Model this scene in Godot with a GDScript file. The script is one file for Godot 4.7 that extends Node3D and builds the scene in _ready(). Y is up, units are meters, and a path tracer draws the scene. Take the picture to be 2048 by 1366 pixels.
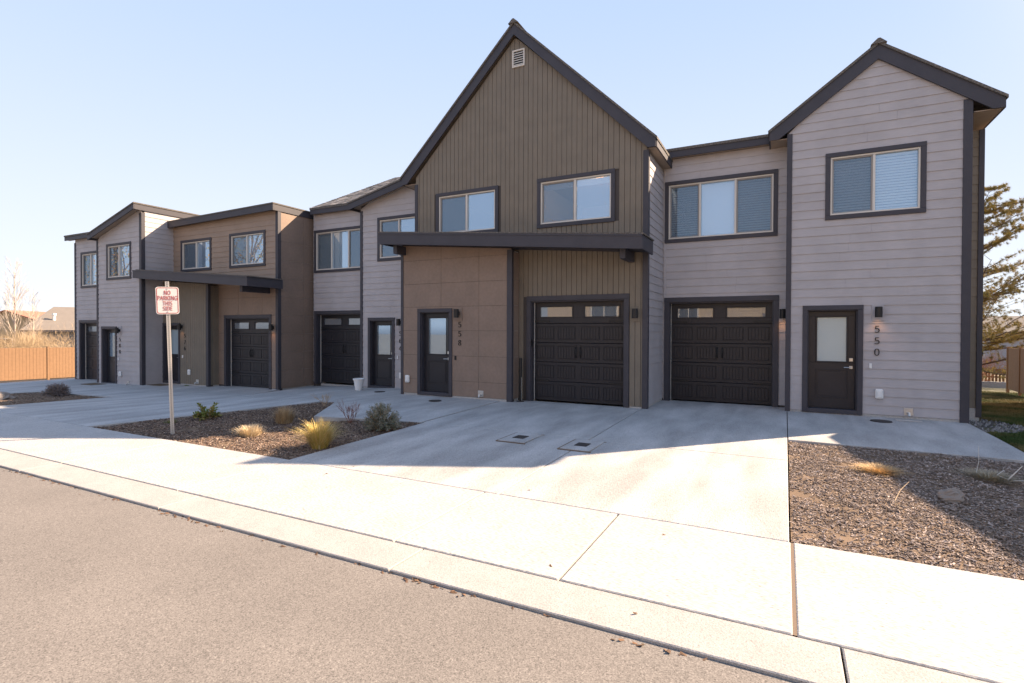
extends Node3D
# A row of five townhouses seen from across the kerb, low sun behind the roofs.
var M := {}
var T := {}
var rng := RandomNumberGenerator.new()

# ------------------------------------------------------------------ mesh collector
class MB:
	var v := PackedVector3Array()
	var n := PackedVector3Array()
	var c := PackedColorArray()
	var col := Color.WHITE
	var coloured := false
	func tri(a: Vector3, b: Vector3, d: Vector3) -> void:
		var nn := (b - a).cross(d - a).normalized()
		v.append_array([a, d, b])
		n.append_array([nn, nn, nn])
		if coloured:
			c.append_array([col, col, col])
	func quad(a: Vector3, b: Vector3, d: Vector3, e: Vector3) -> void:
		tri(a, b, d)
		tri(a, d, e)
	func hex(p: Array) -> void:   # 0-3 back, 4-7 front; each bottom left, bottom right, top right, top left
		quad(p[4], p[5], p[6], p[7])
		quad(p[1], p[0], p[3], p[2])
		quad(p[0], p[1], p[5], p[4])
		quad(p[7], p[6], p[2], p[3])
		quad(p[0], p[4], p[7], p[3])
		quad(p[5], p[1], p[2], p[6])
	func box(a: Vector3, b: Vector3) -> void:
		hex([Vector3(a.x, a.y, a.z), Vector3(b.x, a.y, a.z), Vector3(b.x, b.y, a.z), Vector3(a.x, b.y, a.z), Vector3(a.x, a.y, b.z), Vector3(b.x, a.y, b.z), Vector3(b.x, b.y, b.z), Vector3(a.x, b.y, b.z)])
	func cbox(a: Vector3, b: Vector3, k := 0.004) -> void:   # box with chamfered edges
		k = minf(k, 0.3 * minf(b.x - a.x, minf(b.y - a.y, b.z - a.z)))
		var q := {}
		for i in 8:
			var s := Vector3(i & 1, (i >> 1) & 1, (i >> 2) & 1)
			var o := Vector3(a.x if s.x == 0 else b.x, a.y if s.y == 0 else b.y, a.z if s.z == 0 else b.z)
			var d := Vector3(k if s.x == 0 else -k, k if s.y == 0 else -k, k if s.z == 0 else -k)
			q[i] = [o + Vector3(0, d.y, d.z), o + Vector3(d.x, 0, d.z), o + Vector3(d.x, d.y, 0)]
		quad(q[0][0], q[4][0], q[6][0], q[2][0]); quad(q[1][0], q[3][0], q[7][0], q[5][0])
		quad(q[0][1], q[1][1], q[5][1], q[4][1]); quad(q[2][1], q[6][1], q[7][1], q[3][1])
		quad(q[0][2], q[2][2], q[3][2], q[1][2]); quad(q[4][2], q[5][2], q[7][2], q[6][2])
		var mid := (a + b) / 2
		for e in [[0, 1, 1, 2], [2, 3, 1, 2], [4, 5, 1, 2], [6, 7, 1, 2], [0, 2, 0, 2], [1, 3, 0, 2], [4, 6, 0, 2], [5, 7, 0, 2], [0, 4, 0, 1], [1, 5, 0, 1], [2, 6, 0, 1], [3, 7, 0, 1]]:
			_out(q[e[0]][e[2]], q[e[0]][e[3]], q[e[1]][e[3]], q[e[1]][e[2]], mid)
		for i in 8:
			var p: Array = q[i]
			if (p[1] - p[0]).cross(p[2] - p[0]).dot(p[0] - mid) > 0: tri(p[0], p[1], p[2])
			else: tri(p[0], p[2], p[1])
	func _out(a: Vector3, b: Vector3, d: Vector3, e: Vector3, mid: Vector3) -> void:
		if (b - a).cross(d - a).dot((a + d) / 2 - mid) > 0: quad(a, b, d, e)
		else: quad(a, e, d, b)
	func prism(poly: PackedVector2Array, z0: float, z1: float) -> void:   # outline in x, y
		if Geometry2D.is_polygon_clockwise(poly):
			poly = poly.duplicate()
			poly.reverse()
		var t := Geometry2D.triangulate_polygon(poly)
		for i in range(0, t.size(), 3):
			var a := poly[t[i]]; var b := poly[t[i + 1]]; var d := poly[t[i + 2]]
			if (b - a).cross(d - a) < 0:
				var s := b; b = d; d = s
			tri(Vector3(a.x, a.y, z1), Vector3(b.x, b.y, z1), Vector3(d.x, d.y, z1))
			tri(Vector3(a.x, a.y, z0), Vector3(d.x, d.y, z0), Vector3(b.x, b.y, z0))
		for i in poly.size():
			var a := poly[i]; var b := poly[(i + 1) % poly.size()]
			quad(Vector3(a.x, a.y, z0), Vector3(b.x, b.y, z0), Vector3(b.x, b.y, z1), Vector3(a.x, a.y, z1))
	func tube(pts: Array, rad: Array, sides := 6, caps := true) -> void:
		var rings := []
		for i in pts.size():
			var d: Vector3 = (pts[mini(i + 1, pts.size() - 1)] - pts[maxi(i - 1, 0)]).normalized()
			var u := d.cross(Vector3.UP if absf(d.y) < 0.9 else Vector3.RIGHT).normalized()
			var w := d.cross(u)
			var ring := []
			for k in sides:
				var an := TAU * k / sides
				ring.append(pts[i] + (u * cos(an) + w * sin(an)) * rad[i])
			rings.append(ring)
		for i in pts.size() - 1:
			for k in sides:
				var j := (k + 1) % sides
				quad(rings[i][k], rings[i + 1][k], rings[i + 1][j], rings[i][j])
		if caps:
			for k in range(1, sides - 1):
				tri(rings[0][0], rings[0][k], rings[0][k + 1])
				var z: Array = rings[-1]
				tri(z[0], z[k + 1], z[k])
	func lathe(prof: Array, sides := 20, at := Vector3.ZERO) -> void:   # profile of (radius, height)
		for i in prof.size() - 1:
			for k in sides:
				var a := TAU * k / sides; var b := TAU * (k + 1) / sides
				var f := func(p: Vector2, an: float) -> Vector3: return at + Vector3(cos(an) * p.x, p.y, sin(an) * p.x)
				quad(f.call(prof[i], b), f.call(prof[i], a), f.call(prof[i + 1], a), f.call(prof[i + 1], b))
	func mesh() -> ArrayMesh:
		var m := ArrayMesh.new()
		var ar := []
		ar.resize(Mesh.ARRAY_MAX)
		ar[Mesh.ARRAY_VERTEX] = v
		ar[Mesh.ARRAY_NORMAL] = n
		if coloured: ar[Mesh.ARRAY_COLOR] = c
		m.add_surface_from_arrays(Mesh.PRIMITIVE_TRIANGLES, ar)
		return m

func put(mb: MB, called: String, m: Material, parent: Node, xf := Transform3D()) -> MeshInstance3D:
	var o := MeshInstance3D.new()
	o.name = called
	o.mesh = mb.mesh()
	o.material_override = m
	o.transform = xf
	parent.add_child(o, true)
	return o

func node(called: String, parent: Node, xf := Transform3D()) -> Node3D:
	var o := Node3D.new()
	o.name = called
	o.transform = xf
	parent.add_child(o, true)
	return o

func numbered(called: String) -> String:
	if not has_node(NodePath(called)): return called
	var k := 1
	while has_node(NodePath("%s_%03d" % [called, k])): k += 1
	return "%s_%03d" % [called, k]

func thing(called: String, label: String, category: String, at := Vector3.ZERO, turn := 0.0, group := "") -> Node3D:
	var o := Node3D.new()
	o.name = numbered(called)
	add_child(o)
	o.position = at
	o.rotation.y = turn
	tag(o, label, category, group)
	return o

func tag(o: Node, label: String, category: String, group := "") -> void:
	o.set_meta("label", label)
	o.set_meta("category", category)
	if group: o.set_meta("group", group)

func one(mb: MB, called: String, m: Material, label: String, category: String, at := Vector3.ZERO, turn := 0.0, group := "") -> MeshInstance3D:
	var o := put(mb, numbered(called), m, self, Transform3D(Basis(Vector3.UP, turn), at))
	tag(o, label, category, group)
	return o

func structure(mb: MB, called: String, m: Material) -> MeshInstance3D:
	var o := put(mb, called, m, self)
	o.set_meta("kind", "structure")
	return o

func bar(parent: Node, called: String, m: Material, fr: Transform3D, a: Vector3, b: Vector3, k := 0.004) -> MeshInstance3D:
	var mb := MB.new()
	mb.cbox(Vector3.ZERO, b - a, k)
	return put(mb, called, m, parent, fr * Transform3D(Basis(), a))

# ------------------------------------------------------------------ materials
func noise_tex(sd: int, freq: float, oct: int, lo: float, hi := 1.0, kind := FastNoiseLite.TYPE_SIMPLEX_SMOOTH, size := 512, normal := 0.0) -> NoiseTexture2D:
	var f := FastNoiseLite.new()
	f.seed = sd
	f.noise_type = kind
	f.frequency = freq
	f.fractal_octaves = oct
	var t := NoiseTexture2D.new()
	t.width = size
	t.height = size
	t.seamless = true
	t.noise = f
	if normal > 0.0:
		t.as_normal_map = true
		t.bump_strength = normal
	else:
		var g := Gradient.new()
		g.set_color(0, Color(lo, lo, lo))
		g.set_color(1, Color(hi, hi, hi))
		t.color_ramp = g
	return t

func speckle(sd: int, lo: float, hi: float, stones: float) -> ImageTexture:
	var r := RandomNumberGenerator.new()
	r.seed = sd
	var b := PackedByteArray()
	b.resize(512 * 512)
	for i in b.size():
		var k := lerpf(lo, hi, 0.5 * (r.randf() + r.randf()))
		if r.randf() < stones: k = r.randf_range(lo * 0.75, 1.0)
		b[i] = int(255.0 * clampf(k, 0.0, 1.0))
	var im := Image.create_from_data(512, 512, false, Image.FORMAT_L8, b)
	im.convert(Image.FORMAT_RGB8)
	return ImageTexture.create_from_image(im)

func lin(r: float, g: float, b: float) -> Color:
	return Color(r, g, b).linear_to_srgb()

const LOW := {"grain": 0.94, "fine": 0.84, "speck": 0.66, "aggregate": 0.44, "grit": 0.72, "blotch": 0.93, "stain": 0.80, "cell": 0.6}

func mat(key: String, c: Color, rough: float, tex := "", scale := Vector3.ONE, coarse := "", cscale := Vector3.ONE, norm := "", nscale := 1.0, spec := 0.4) -> StandardMaterial3D:
	var m := StandardMaterial3D.new()
	m.resource_name = key
	var even := 1.0   # the textures only darken: keep the mean at the colour asked for
	for k in [tex, coarse]:
		if k: even /= pow((1.0 + LOW[k]) / 2.0, 2.2)
	var cl := c.srgb_to_linear() * even
	m.albedo_color = Color(cl.r, cl.g, cl.b, 1.0).linear_to_srgb()
	m.albedo_color.a = c.a
	m.roughness = rough
	m.metallic_specular = spec
	if tex or norm:
		m.uv1_triplanar = true
		m.uv1_world_triplanar = true
		m.uv1_scale = scale
	if tex: m.albedo_texture = T[tex]
	if norm:
		m.normal_enabled = true
		m.normal_texture = T[norm]
		m.normal_scale = nscale
	if coarse:
		m.detail_enabled = true
		m.detail_albedo = T[coarse]
		m.detail_blend_mode = BaseMaterial3D.BLEND_MODE_MUL
		m.detail_uv_layer = BaseMaterial3D.DETAIL_UV_2
		m.uv2_triplanar = true
		m.uv2_world_triplanar = true
		m.uv2_scale = cscale
	M[key] = m
	return m

func make_materials() -> void:
	T.grain = noise_tex(1, 0.02, 4, LOW.grain)
	T.fine = noise_tex(2, 0.12, 3, LOW.fine)
	T.speck = noise_tex(3, 0.35, 2, LOW.speck)
	T.aggregate = speckle(13, 0.56, 0.93, 0.12)
	T.grit = speckle(14, 0.74, 0.98, 0.05)
	T.blotch = noise_tex(4, 0.012, 4, LOW.blotch)
	T.stain = noise_tex(5, 0.006, 5, LOW.stain)
	T.rough_n = noise_tex(6, 0.25, 3, 0, 1, FastNoiseLite.TYPE_SIMPLEX_SMOOTH, 512, 3.0)
	T.soft_n = noise_tex(7, 0.05, 4, 0, 1, FastNoiseLite.TYPE_SIMPLEX_SMOOTH, 512, 2.0)
	T.cell = noise_tex(8, 0.09, 1, LOW.cell, 1.0, FastNoiseLite.TYPE_CELLULAR)
	var across := Vector3(0.35, 5.0, 0.35)
	var along := Vector3(5.0, 0.35, 5.0)
	mat("grey_paint", lin(0.405, 0.380, 0.382), 0.62, "grain", across, "blotch", Vector3.ONE * 0.23, "soft_n", 0.25)
	mat("brown_paint", lin(0.30, 0.225, 0.172), 0.62, "grain", across, "blotch", Vector3.ONE * 0.23, "soft_n", 0.25)
	mat("tan_panel", lin(0.24, 0.177, 0.138), 0.66, "grain", Vector3.ONE * 0.9, "blotch", Vector3.ONE * 0.21, "soft_n", 0.2)
	mat("olive_board", lin(0.185, 0.157, 0.122), 0.64, "grain", along, "blotch", Vector3.ONE * 0.3, "soft_n", 0.25)
	mat("trim", lin(0.052, 0.050, 0.060), 0.55, "grain", Vector3(3, 3, 3), "blotch", Vector3.ONE * 0.4, "soft_n", 0.2)
	mat("door_paint", lin(0.025, 0.024, 0.029), 0.34, "grain", along, "blotch", Vector3.ONE * 0.5, "soft_n", 0.2)
	mat("garage_paint", lin(0.0225, 0.022, 0.027), 0.4, "grain", across, "blotch", Vector3.ONE * 0.5, "soft_n", 0.3)
	mat("soffit", lin(0.34, 0.27, 0.21), 0.7, "grain", across)
	mat("sheathing", lin(0.42, 0.41, 0.39), 0.8)
	mat("house_wrap", lin(0.07, 0.06, 0.055), 0.8)
	mat("vinyl", lin(0.62, 0.58, 0.52), 0.45)
	mat("blind", lin(0.82, 0.84, 0.86), 0.6)
	mat("curtain", lin(0.50, 0.58, 0.56), 0.85)
	mat("sash_paint", lin(0.30, 0.28, 0.26), 0.5)
	mat("roof_shingle", lin(0.15, 0.135, 0.12), 0.9, "speck", Vector3.ONE * 2.2, "cell", Vector3.ONE * 0.7, "rough_n", 0.7)
	mat("black_metal", lin(0.016, 0.016, 0.017), 0.4)
	mat("steel", lin(0.55, 0.55, 0.54), 0.35).metallic = 0.9
	mat("galvanized", lin(0.52, 0.50, 0.47), 0.5, "fine", Vector3.ONE * 2.0).metallic = 0.35
	mat("white_plastic", lin(0.72, 0.72, 0.70), 0.45)
	mat("concrete", lin(0.41, 0.395, 0.375), 0.86, "grit", Vector3(0.12, 0.4, 0.5), "blotch", Vector3.ONE * 0.22, "rough_n", 0.25)
	mat("drive_concrete", lin(0.385, 0.375, 0.36), 0.84, "grit", Vector3(0.5, 0.4, 0.12), "stain", Vector3(0.5, 0.3, 0.14), "rough_n", 0.15)
	mat("gutter_concrete", lin(0.345, 0.332, 0.315), 0.9, "grit", Vector3.ONE * 0.45, "blotch", Vector3.ONE * 0.35, "rough_n", 0.15)
	mat("asphalt", lin(0.168, 0.153, 0.138), 0.92, "aggregate", Vector3.ONE * 0.40, "blotch", Vector3.ONE * 0.14)
	mat("soil", lin(0.045, 0.034, 0.025), 0.95, "speck", Vector3.ONE * 1.5, "blotch", Vector3.ONE * 0.5, "rough_n", 1.0)
	mat("joint_sand", lin(0.17, 0.125, 0.09), 0.95, "speck", Vector3.ONE)
	mat("bed_soil", lin(0.17, 0.118, 0.078), 0.95, "speck", Vector3.ONE * 2.0, "stain", Vector3.ONE * 0.5, "rough_n", 1.0)
	mat("far_ground", lin(0.16, 0.13, 0.085), 0.95, "speck", Vector3.ONE * 0.5, "stain", Vector3.ONE * 0.05)
	mat("lawn_soil", lin(0.075, 0.07, 0.03), 0.95, "speck", Vector3.ONE * 1.0, "stain", Vector3.ONE * 0.3)
	mat("iron", lin(0.05, 0.043, 0.04), 0.7, "speck", Vector3.ONE * 4.0, "", Vector3.ONE, "rough_n", 0.6)
	mat("fence_wood", lin(0.215, 0.125, 0.066), 0.75, "grain", Vector3(8, 0.6, 8), "blotch", Vector3.ONE * 0.9, "soft_n", 0.5)
	mat("mat_fibre", lin(0.14, 0.10, 0.06), 0.95, "speck", Vector3.ONE * 4.0)
	mat("sign_white", lin(0.70, 0.68, 0.65), 0.5)
	mat("sign_red", lin(0.42, 0.035, 0.02), 0.5)
	mat("ceramic", lin(0.75, 0.75, 0.74), 0.4)
	mat("rock", lin(0.26, 0.22, 0.185), 0.9, "fine", Vector3.ONE * 3.0, "blotch", Vector3.ONE * 2.0, "rough_n", 0.8)
	mat("bark", lin(0.13, 0.085, 0.06), 0.9, "fine", Vector3(5, 1, 5), "", Vector3.ONE, "rough_n", 0.8)
	mat("pale_bark", lin(0.48, 0.40, 0.33), 0.85, "fine", Vector3(5, 1, 5))
	mat("twig", lin(0.42, 0.31, 0.19), 0.85)
	mat("rust_twig", lin(0.36, 0.19, 0.10), 0.85)
	mat("red_twig", lin(0.19, 0.075, 0.05), 0.7)
	mat("far_roof", lin(0.20, 0.175, 0.15), 0.9, "speck", Vector3.ONE * 0.9, "blotch", Vector3.ONE * 0.2)
	mat("red_roof", lin(0.34, 0.15, 0.10), 0.9, "speck", Vector3.ONE * 0.9)
	mat("cream_siding", lin(0.42, 0.32, 0.20), 0.7, "grain", across)
	mat("blue_siding", lin(0.20, 0.22, 0.23), 0.7, "grain", across)
	mat("car_paint", lin(0.7, 0.7, 0.7), 0.25)
	mat("rubber", lin(0.02, 0.02, 0.02), 0.8)
	for k in ["straw", "chip", "leafy", "needle", "autumn", "turf"]:
		var m := mat(k, Color.WHITE, 0.85)
		m.vertex_color_use_as_albedo = true
		if k in ["straw", "leafy", "needle", "autumn", "turf"]:
			m.backlight_enabled = true
			m.backlight = Color(0.45, 0.45, 0.4)
	var g := mat("pane", Color(0.76, 0.87, 0.97, 0.03), 0.0, "", Vector3.ONE, "", Vector3.ONE, "", 1.0, 0.5)
	g.transparency = BaseMaterial3D.TRANSPARENCY_ALPHA
	g.metallic = 0.58
	var gp := mat("garage_pane", Color(0.80, 0.84, 0.88, 0.03), 0.0, "", Vector3.ONE, "", Vector3.ONE, "", 1.0, 0.5)
	gp.transparency = BaseMaterial3D.TRANSPARENCY_ALPHA
	gp.metallic = 0.34
	var bp := mat("blind_pane", Color(0.70, 0.85, 0.97, 0.03), 0.0, "", Vector3.ONE, "", Vector3.ONE, "", 1.0, 0.5)
	bp.transparency = BaseMaterial3D.TRANSPARENCY_ALPHA
	bp.metallic = 0.46
	var fr := mat("frosted", Color(0.72, 0.80, 0.84, 0.70), 0.1)
	fr.transparency = BaseMaterial3D.TRANSPARENCY_ALPHA
	fr.metallic = 0.15
	var sc := mat("screen", Color(0.12, 0.125, 0.13, 0.34), 0.9)
	sc.transparency = BaseMaterial3D.TRANSPARENCY_ALPHA
	var gl := mat("lamp_glow", Color(1, 0.8, 0.55), 0.5)
	gl.emission_enabled = true
	gl.emission = Color(1.0, 0.72, 0.42)
	gl.emission_energy_multiplier = 2.5

# ------------------------------------------------------------------ ground heights
const FX := [-60.0, -34.0, -26.5, -20.4, -14.6, -11.8, -8.9, 0.0, 3.0, 8.0]
const FY := [-1.6, -1.0, -0.43, -0.34, -0.30, -0.16, -0.03, -0.01, -0.02, -0.05]
const SX := [-60.0, -34.0, -15.0, 40.0]
const SY := [-1.5, -0.8, -0.10, -0.10]

func interp(x: float, xs: Array, ys: Array) -> float:
	if x <= xs[0]: return ys[0]
	for i in xs.size() - 1:
		if x <= xs[i + 1]:
			return lerpf(ys[i], ys[i + 1], (x - xs[i]) / (xs[i + 1] - xs[i]))
	return ys[-1]

func gy(x: float, z: float) -> float:
	var t := clampf((-z - 5.0) / 6.0, 0.0, 1.0)
	var y := lerpf(interp(x, SX, SY), interp(x, FX, FY), t)
	if z < -13.0 and x > 3.0: y -= 0.03 * (-13.0 - z) + 0.0009 * (-13.0 - z) * (-13.0 - z)
	return y

func ground_at(x: float, z: float, up := 0.0) -> Vector3:
	return Vector3(x, gy(x, z) + up, z)

# a sheet over the quad a b c d (counter-clockwise from above seen as x right, z down: a near left, b near right, c far right, d far left)
func patch(mb: MB, a: Vector2, b: Vector2, c: Vector2, d: Vector2, up: float, skirt := 0.0, step := 1.0, edge := 0.0) -> void:
	var nu := maxi(1, int(ceil(maxf(a.distance_to(b), d.distance_to(c)) / step)))
	var nv := maxi(1, int(ceil(maxf(a.distance_to(d), b.distance_to(c)) / step)))
	var us := []
	var vs := []
	for i in nu + 1: us.append(float(i) / nu)
	for j in nv + 1: vs.append(float(j) / nv)
	if edge > 0.0:
		var eu := edge / maxf(0.1, a.distance_to(b)); var ev := edge / maxf(0.1, a.distance_to(d))
		us.insert(1, eu); us.insert(us.size() - 1, 1.0 - eu)
		vs.insert(1, ev); vs.insert(vs.size() - 1, 1.0 - ev)
	var grid := []
	for j in vs.size():
		var row := []
		for i in us.size():
			var p: Vector2 = a.lerp(b, us[i]).lerp(d.lerp(c, us[i]), vs[j])
			var rim: bool = edge > 0.0 and (i == 0 or j == 0 or i == us.size() - 1 or j == vs.size() - 1)
			row.append(ground_at(p.x, p.y, up - (edge * 0.7 if rim else 0.0)))
		grid.append(row)
	for j in vs.size() - 1:
		for i in us.size() - 1:
			mb.quad(grid[j][i], grid[j][i + 1], grid[j + 1][i + 1], grid[j + 1][i])
	if skirt > 0.0:
		var dn := Vector3(0, -skirt, 0)
		for i in us.size() - 1:
			mb.quad(grid[0][i] + dn, grid[0][i + 1] + dn, grid[0][i + 1], grid[0][i])
			var z: Array = grid[-1]
			mb.quad(z[i + 1] + dn, z[i] + dn, z[i], z[i + 1])
		for j in vs.size() - 1:
			mb.quad(grid[j + 1][0] + dn, grid[j][0] + dn, grid[j][0], grid[j + 1][0])
			var e := us.size() - 1
			mb.quad(grid[j][e] + dn, grid[j + 1][e] + dn, grid[j + 1][e], grid[j][e])

func slab(parent: Node, called: String, m: Material, x0: float, x1: float, z0: float, z1: float, up := 0.0) -> void:   # z0 nearer the street
	slab4(parent, called, m, Vector2(x0, z0), Vector2(x1, z0), Vector2(x1, z1), Vector2(x0, z1), up)

func slab4(parent: Node, called: String, m: Material, a: Vector2, b: Vector2, c: Vector2, d: Vector2, up := 0.0) -> void:
	var mb := MB.new()
	patch(mb, a, b, c, d, up, 0.14, 1.0, 0.008)
	put(mb, called, m, parent)

# ------------------------------------------------------------------ wall cladding, in a wall's own frame: x along, y up, z out
func span_at(top: Array, y: float) -> Array:
	var lo := INF
	var hi := -INF
	for i in top.size():
		if top[i].y >= y:
			lo = minf(lo, top[i].x); hi = maxf(hi, top[i].x)
		if i < top.size() - 1 and (top[i].y - y) * (top[i + 1].y - y) < 0.0:
			var x: float = lerpf(top[i].x, top[i + 1].x, (y - top[i].y) / (top[i + 1].y - top[i].y))
			lo = minf(lo, x); hi = maxf(hi, x)
	return [lo, hi] if lo <= hi else []

func top_at(top: Array, x: float) -> float:
	for i in top.size() - 1:
		if x <= top[i + 1].x:
			return lerpf(top[i].y, top[i + 1].y, clampf((x - top[i].x) / maxf(1e-6, top[i + 1].x - top[i].x), 0, 1))
	return top[-1].y

func lap(h: Node, fr: Transform3D, top: Array, y0: float, opens: Array, m: Material, rise := 0.178) -> void:
	var ymax := -INF
	for p in top: ymax = maxf(ymax, p.y)
	var y := y0
	while y < ymax - 0.02:
		var y1 := minf(y + rise, ymax)
		var rb := span_at(top, y + 0.001)
		var rt := span_at(top, y1 - 0.001)
		if rb.is_empty(): break
		if rt.is_empty(): rt = [(rb[0] + rb[1]) / 2, (rb[0] + rb[1]) / 2]
		var cuts := []
		for o: Rect2 in opens:
			if o.position.y < y1 - 0.003 and o.end.y > y + 0.003: cuts.append(o)
		cuts.sort_custom(func(p, q): return p.position.x < q.position.x)
		var xs: float = rb[0]
		var first := true
		for o: Rect2 in cuts:
			if o.position.x > xs + 0.005:
				plank(h, fr, xs, o.position.x, rt[0] if first else xs, o.position.x, y, y1, y, y1, m)
			if o.position.y > y + 0.006: plank(h, fr, o.position.x, o.end.x, o.position.x, o.end.x, y, o.position.y, y, y1, m)
			if o.end.y < y1 - 0.006: plank(h, fr, o.position.x, o.end.x, o.position.x, o.end.x, o.end.y, y1, y, y1, m)
			xs = o.end.x
			first = false
		if rb[1] > xs + 0.005:
			var l: float = rb[1] - xs
			if l > 2.4:
				var j: float = xs + l * rng.randf_range(0.3, 0.7)
				plank(h, fr, xs, j - 0.001, rt[0] if first else xs, j - 0.001, y, y1, y, y1, m)
				plank(h, fr, j + 0.001, rb[1], j + 0.001, rt[1], y, y1, y, y1, m)
			else:
				plank(h, fr, xs, rb[1], rt[0] if first else xs, rt[1], y, y1, y, y1, m)
		y = y1

func plank(h: Node, fr: Transform3D, b0: float, b1: float, t0: float, t1: float, y0: float, y1: float, c0: float, c1: float, m: Material) -> void:
	var d := rng.randf_range(-0.0012, 0.0012)
	var zb := lerpf(0.019, 0.006, (y0 - c0) / (c1 - c0)) + d
	var zt := lerpf(0.019, 0.006, (y1 - c0) / (c1 - c0)) + d
	var mb := MB.new()
	mb.hex([Vector3(b0, y0, 0), Vector3(b1, y0, 0), Vector3(t1, y1, 0), Vector3(t0, y1, 0), Vector3(b0, y0, zb), Vector3(b1, y0, zb), Vector3(t1, y1, zt), Vector3(t0, y1, zt)])
	put(mb, "plank", m, h, fr)

func boards(h: Node, fr: Transform3D, top: Array, y0: float, opens: Array, m: Material, w := 0.122) -> void:   # upright boards with open joints
	var x0: float = top[0].x
	var x1: float = top[-1].x
	var n := int(round((x1 - x0) / w))
	w = (x1 - x0) / n
	for i in n:
		var a := x0 + i * w + 0.0025
		var b := a + w - 0.005
		var segs := [[y0, -99.0]]
		for o: Rect2 in opens:
			if o.position.x < b - 0.02 and o.end.x > a + 0.02:
				segs[-1][1] = o.position.y
				segs.append([o.end.y, -99.0])
		for s in segs:
			var ya: float = s[1] if s[1] > -9.0 else top_at(top, a)
			var yb: float = s[1] if s[1] > -9.0 else top_at(top, b)
			if ya < s[0] + 0.03 and yb < s[0] + 0.03: continue
			var z := 0.016 + rng.randf_range(-0.001, 0.001)
			var mb := MB.new()
			mb.hex([Vector3(a, s[0], 0), Vector3(b, s[0], 0), Vector3(b, yb, 0), Vector3(a, ya, 0), Vector3(a + 0.003, s[0], z), Vector3(b - 0.003, s[0], z), Vector3(b - 0.003, yb, z), Vector3(a + 0.003, ya, z)])
			put(mb, "board", m, h, fr)

func panels(h: Node, fr: Transform3D, top: Array, ys: Array, xs: Array, opens: Array, m: Material) -> void:   # large flat sheets with narrow joints
	for i in xs.size() - 1:
		for j in ys.size() - 1:
			var r := Rect2(xs[i] + 0.003, ys[j] + 0.003, xs[i + 1] - xs[i] - 0.006, ys[j + 1] - ys[j] - 0.006)
			var parts := [r]
			for o: Rect2 in opens:
				var nx := []
				for q: Rect2 in parts:
					if not q.intersects(o):
						nx.append(q); continue
					if o.position.x > q.position.x: nx.append(Rect2(q.position.x, q.position.y, o.position.x - q.position.x, q.size.y))
					if o.end.x < q.end.x: nx.append(Rect2(o.end.x, q.position.y, q.end.x - o.end.x, q.size.y))
					var l := maxf(q.position.x, o.position.x); var rr := minf(q.end.x, o.end.x)
					if o.position.y > q.position.y: nx.append(Rect2(l, q.position.y, rr - l, o.position.y - q.position.y))
					if o.end.y < q.end.y: nx.append(Rect2(l, o.end.y, rr - l, q.end.y - o.end.y))
				parts = nx
			var mb := MB.new()
			for q: Rect2 in parts:
				var ta := minf(q.end.y, top_at(top, q.position.x)); var tb := minf(q.end.y, top_at(top, q.end.x))
				if ta <= q.position.y + 0.01 or q.size.x < 0.004: continue
				mb.hex([Vector3(q.position.x, q.position.y, 0), Vector3(q.end.x, q.position.y, 0), Vector3(q.end.x, tb, 0), Vector3(q.position.x, ta, 0), Vector3(q.position.x, q.position.y, 0.014), Vector3(q.end.x, q.position.y, 0.014), Vector3(q.end.x, tb, 0.014), Vector3(q.position.x, ta, 0.014)])
			if mb.v.size(): put(mb, "panel", m, h, fr)

func core(h: Node, fr: Transform3D, top: Array, y0: float, opens: Array) -> void:   # the framed wall behind the cladding, with its openings
	var x0: float = top[0].x
	var x1: float = top[-1].x
	var ye := INF
	for p in top: ye = minf(ye, p.y)
	var xs := [x0, x1]
	var ys := [y0, ye]
	for o: Rect2 in opens:
		xs.append_array([o.position.x, o.end.x]); ys.append_array([maxf(y0, o.position.y), o.end.y])
	xs.sort(); ys.sort()
	var mb := MB.new()
	for i in xs.size() - 1:
		for j in ys.size() - 1:
			if xs[i + 1] - xs[i] < 0.001 or ys[j + 1] - ys[j] < 0.001: continue
			var mid := Vector2((xs[i] + xs[i + 1]) / 2, (ys[j] + ys[j + 1]) / 2)
			if opens.any(func(o): return o.has_point(mid)): continue
			mb.box(Vector3(xs[i], ys[j], -0.16), Vector3(xs[i + 1], ys[j + 1], -0.001))
	if top.any(func(p): return p.y > ye + 0.01):
		var poly := PackedVector2Array([Vector2(x0, ye)])
		for p in top:
			if p.y > ye + 0.001 or p.x > x0: poly.append(p)
		if poly[-1].y > ye + 0.001: poly.append(Vector2(x1, ye))
		mb.prism(poly, -0.16, -0.001)
	put(mb, "wall", M.house_wrap, h, fr)

func inset(r: Rect2, k: float) -> Rect2:
	return Rect2(r.position + Vector2(k, k), r.size - Vector2(2 * k, 2 * k))

func grow_down(r: Rect2) -> Rect2:
	return Rect2(r.position.x, r.position.y - 0.3, r.size.x, r.size.y + 0.3)

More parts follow.
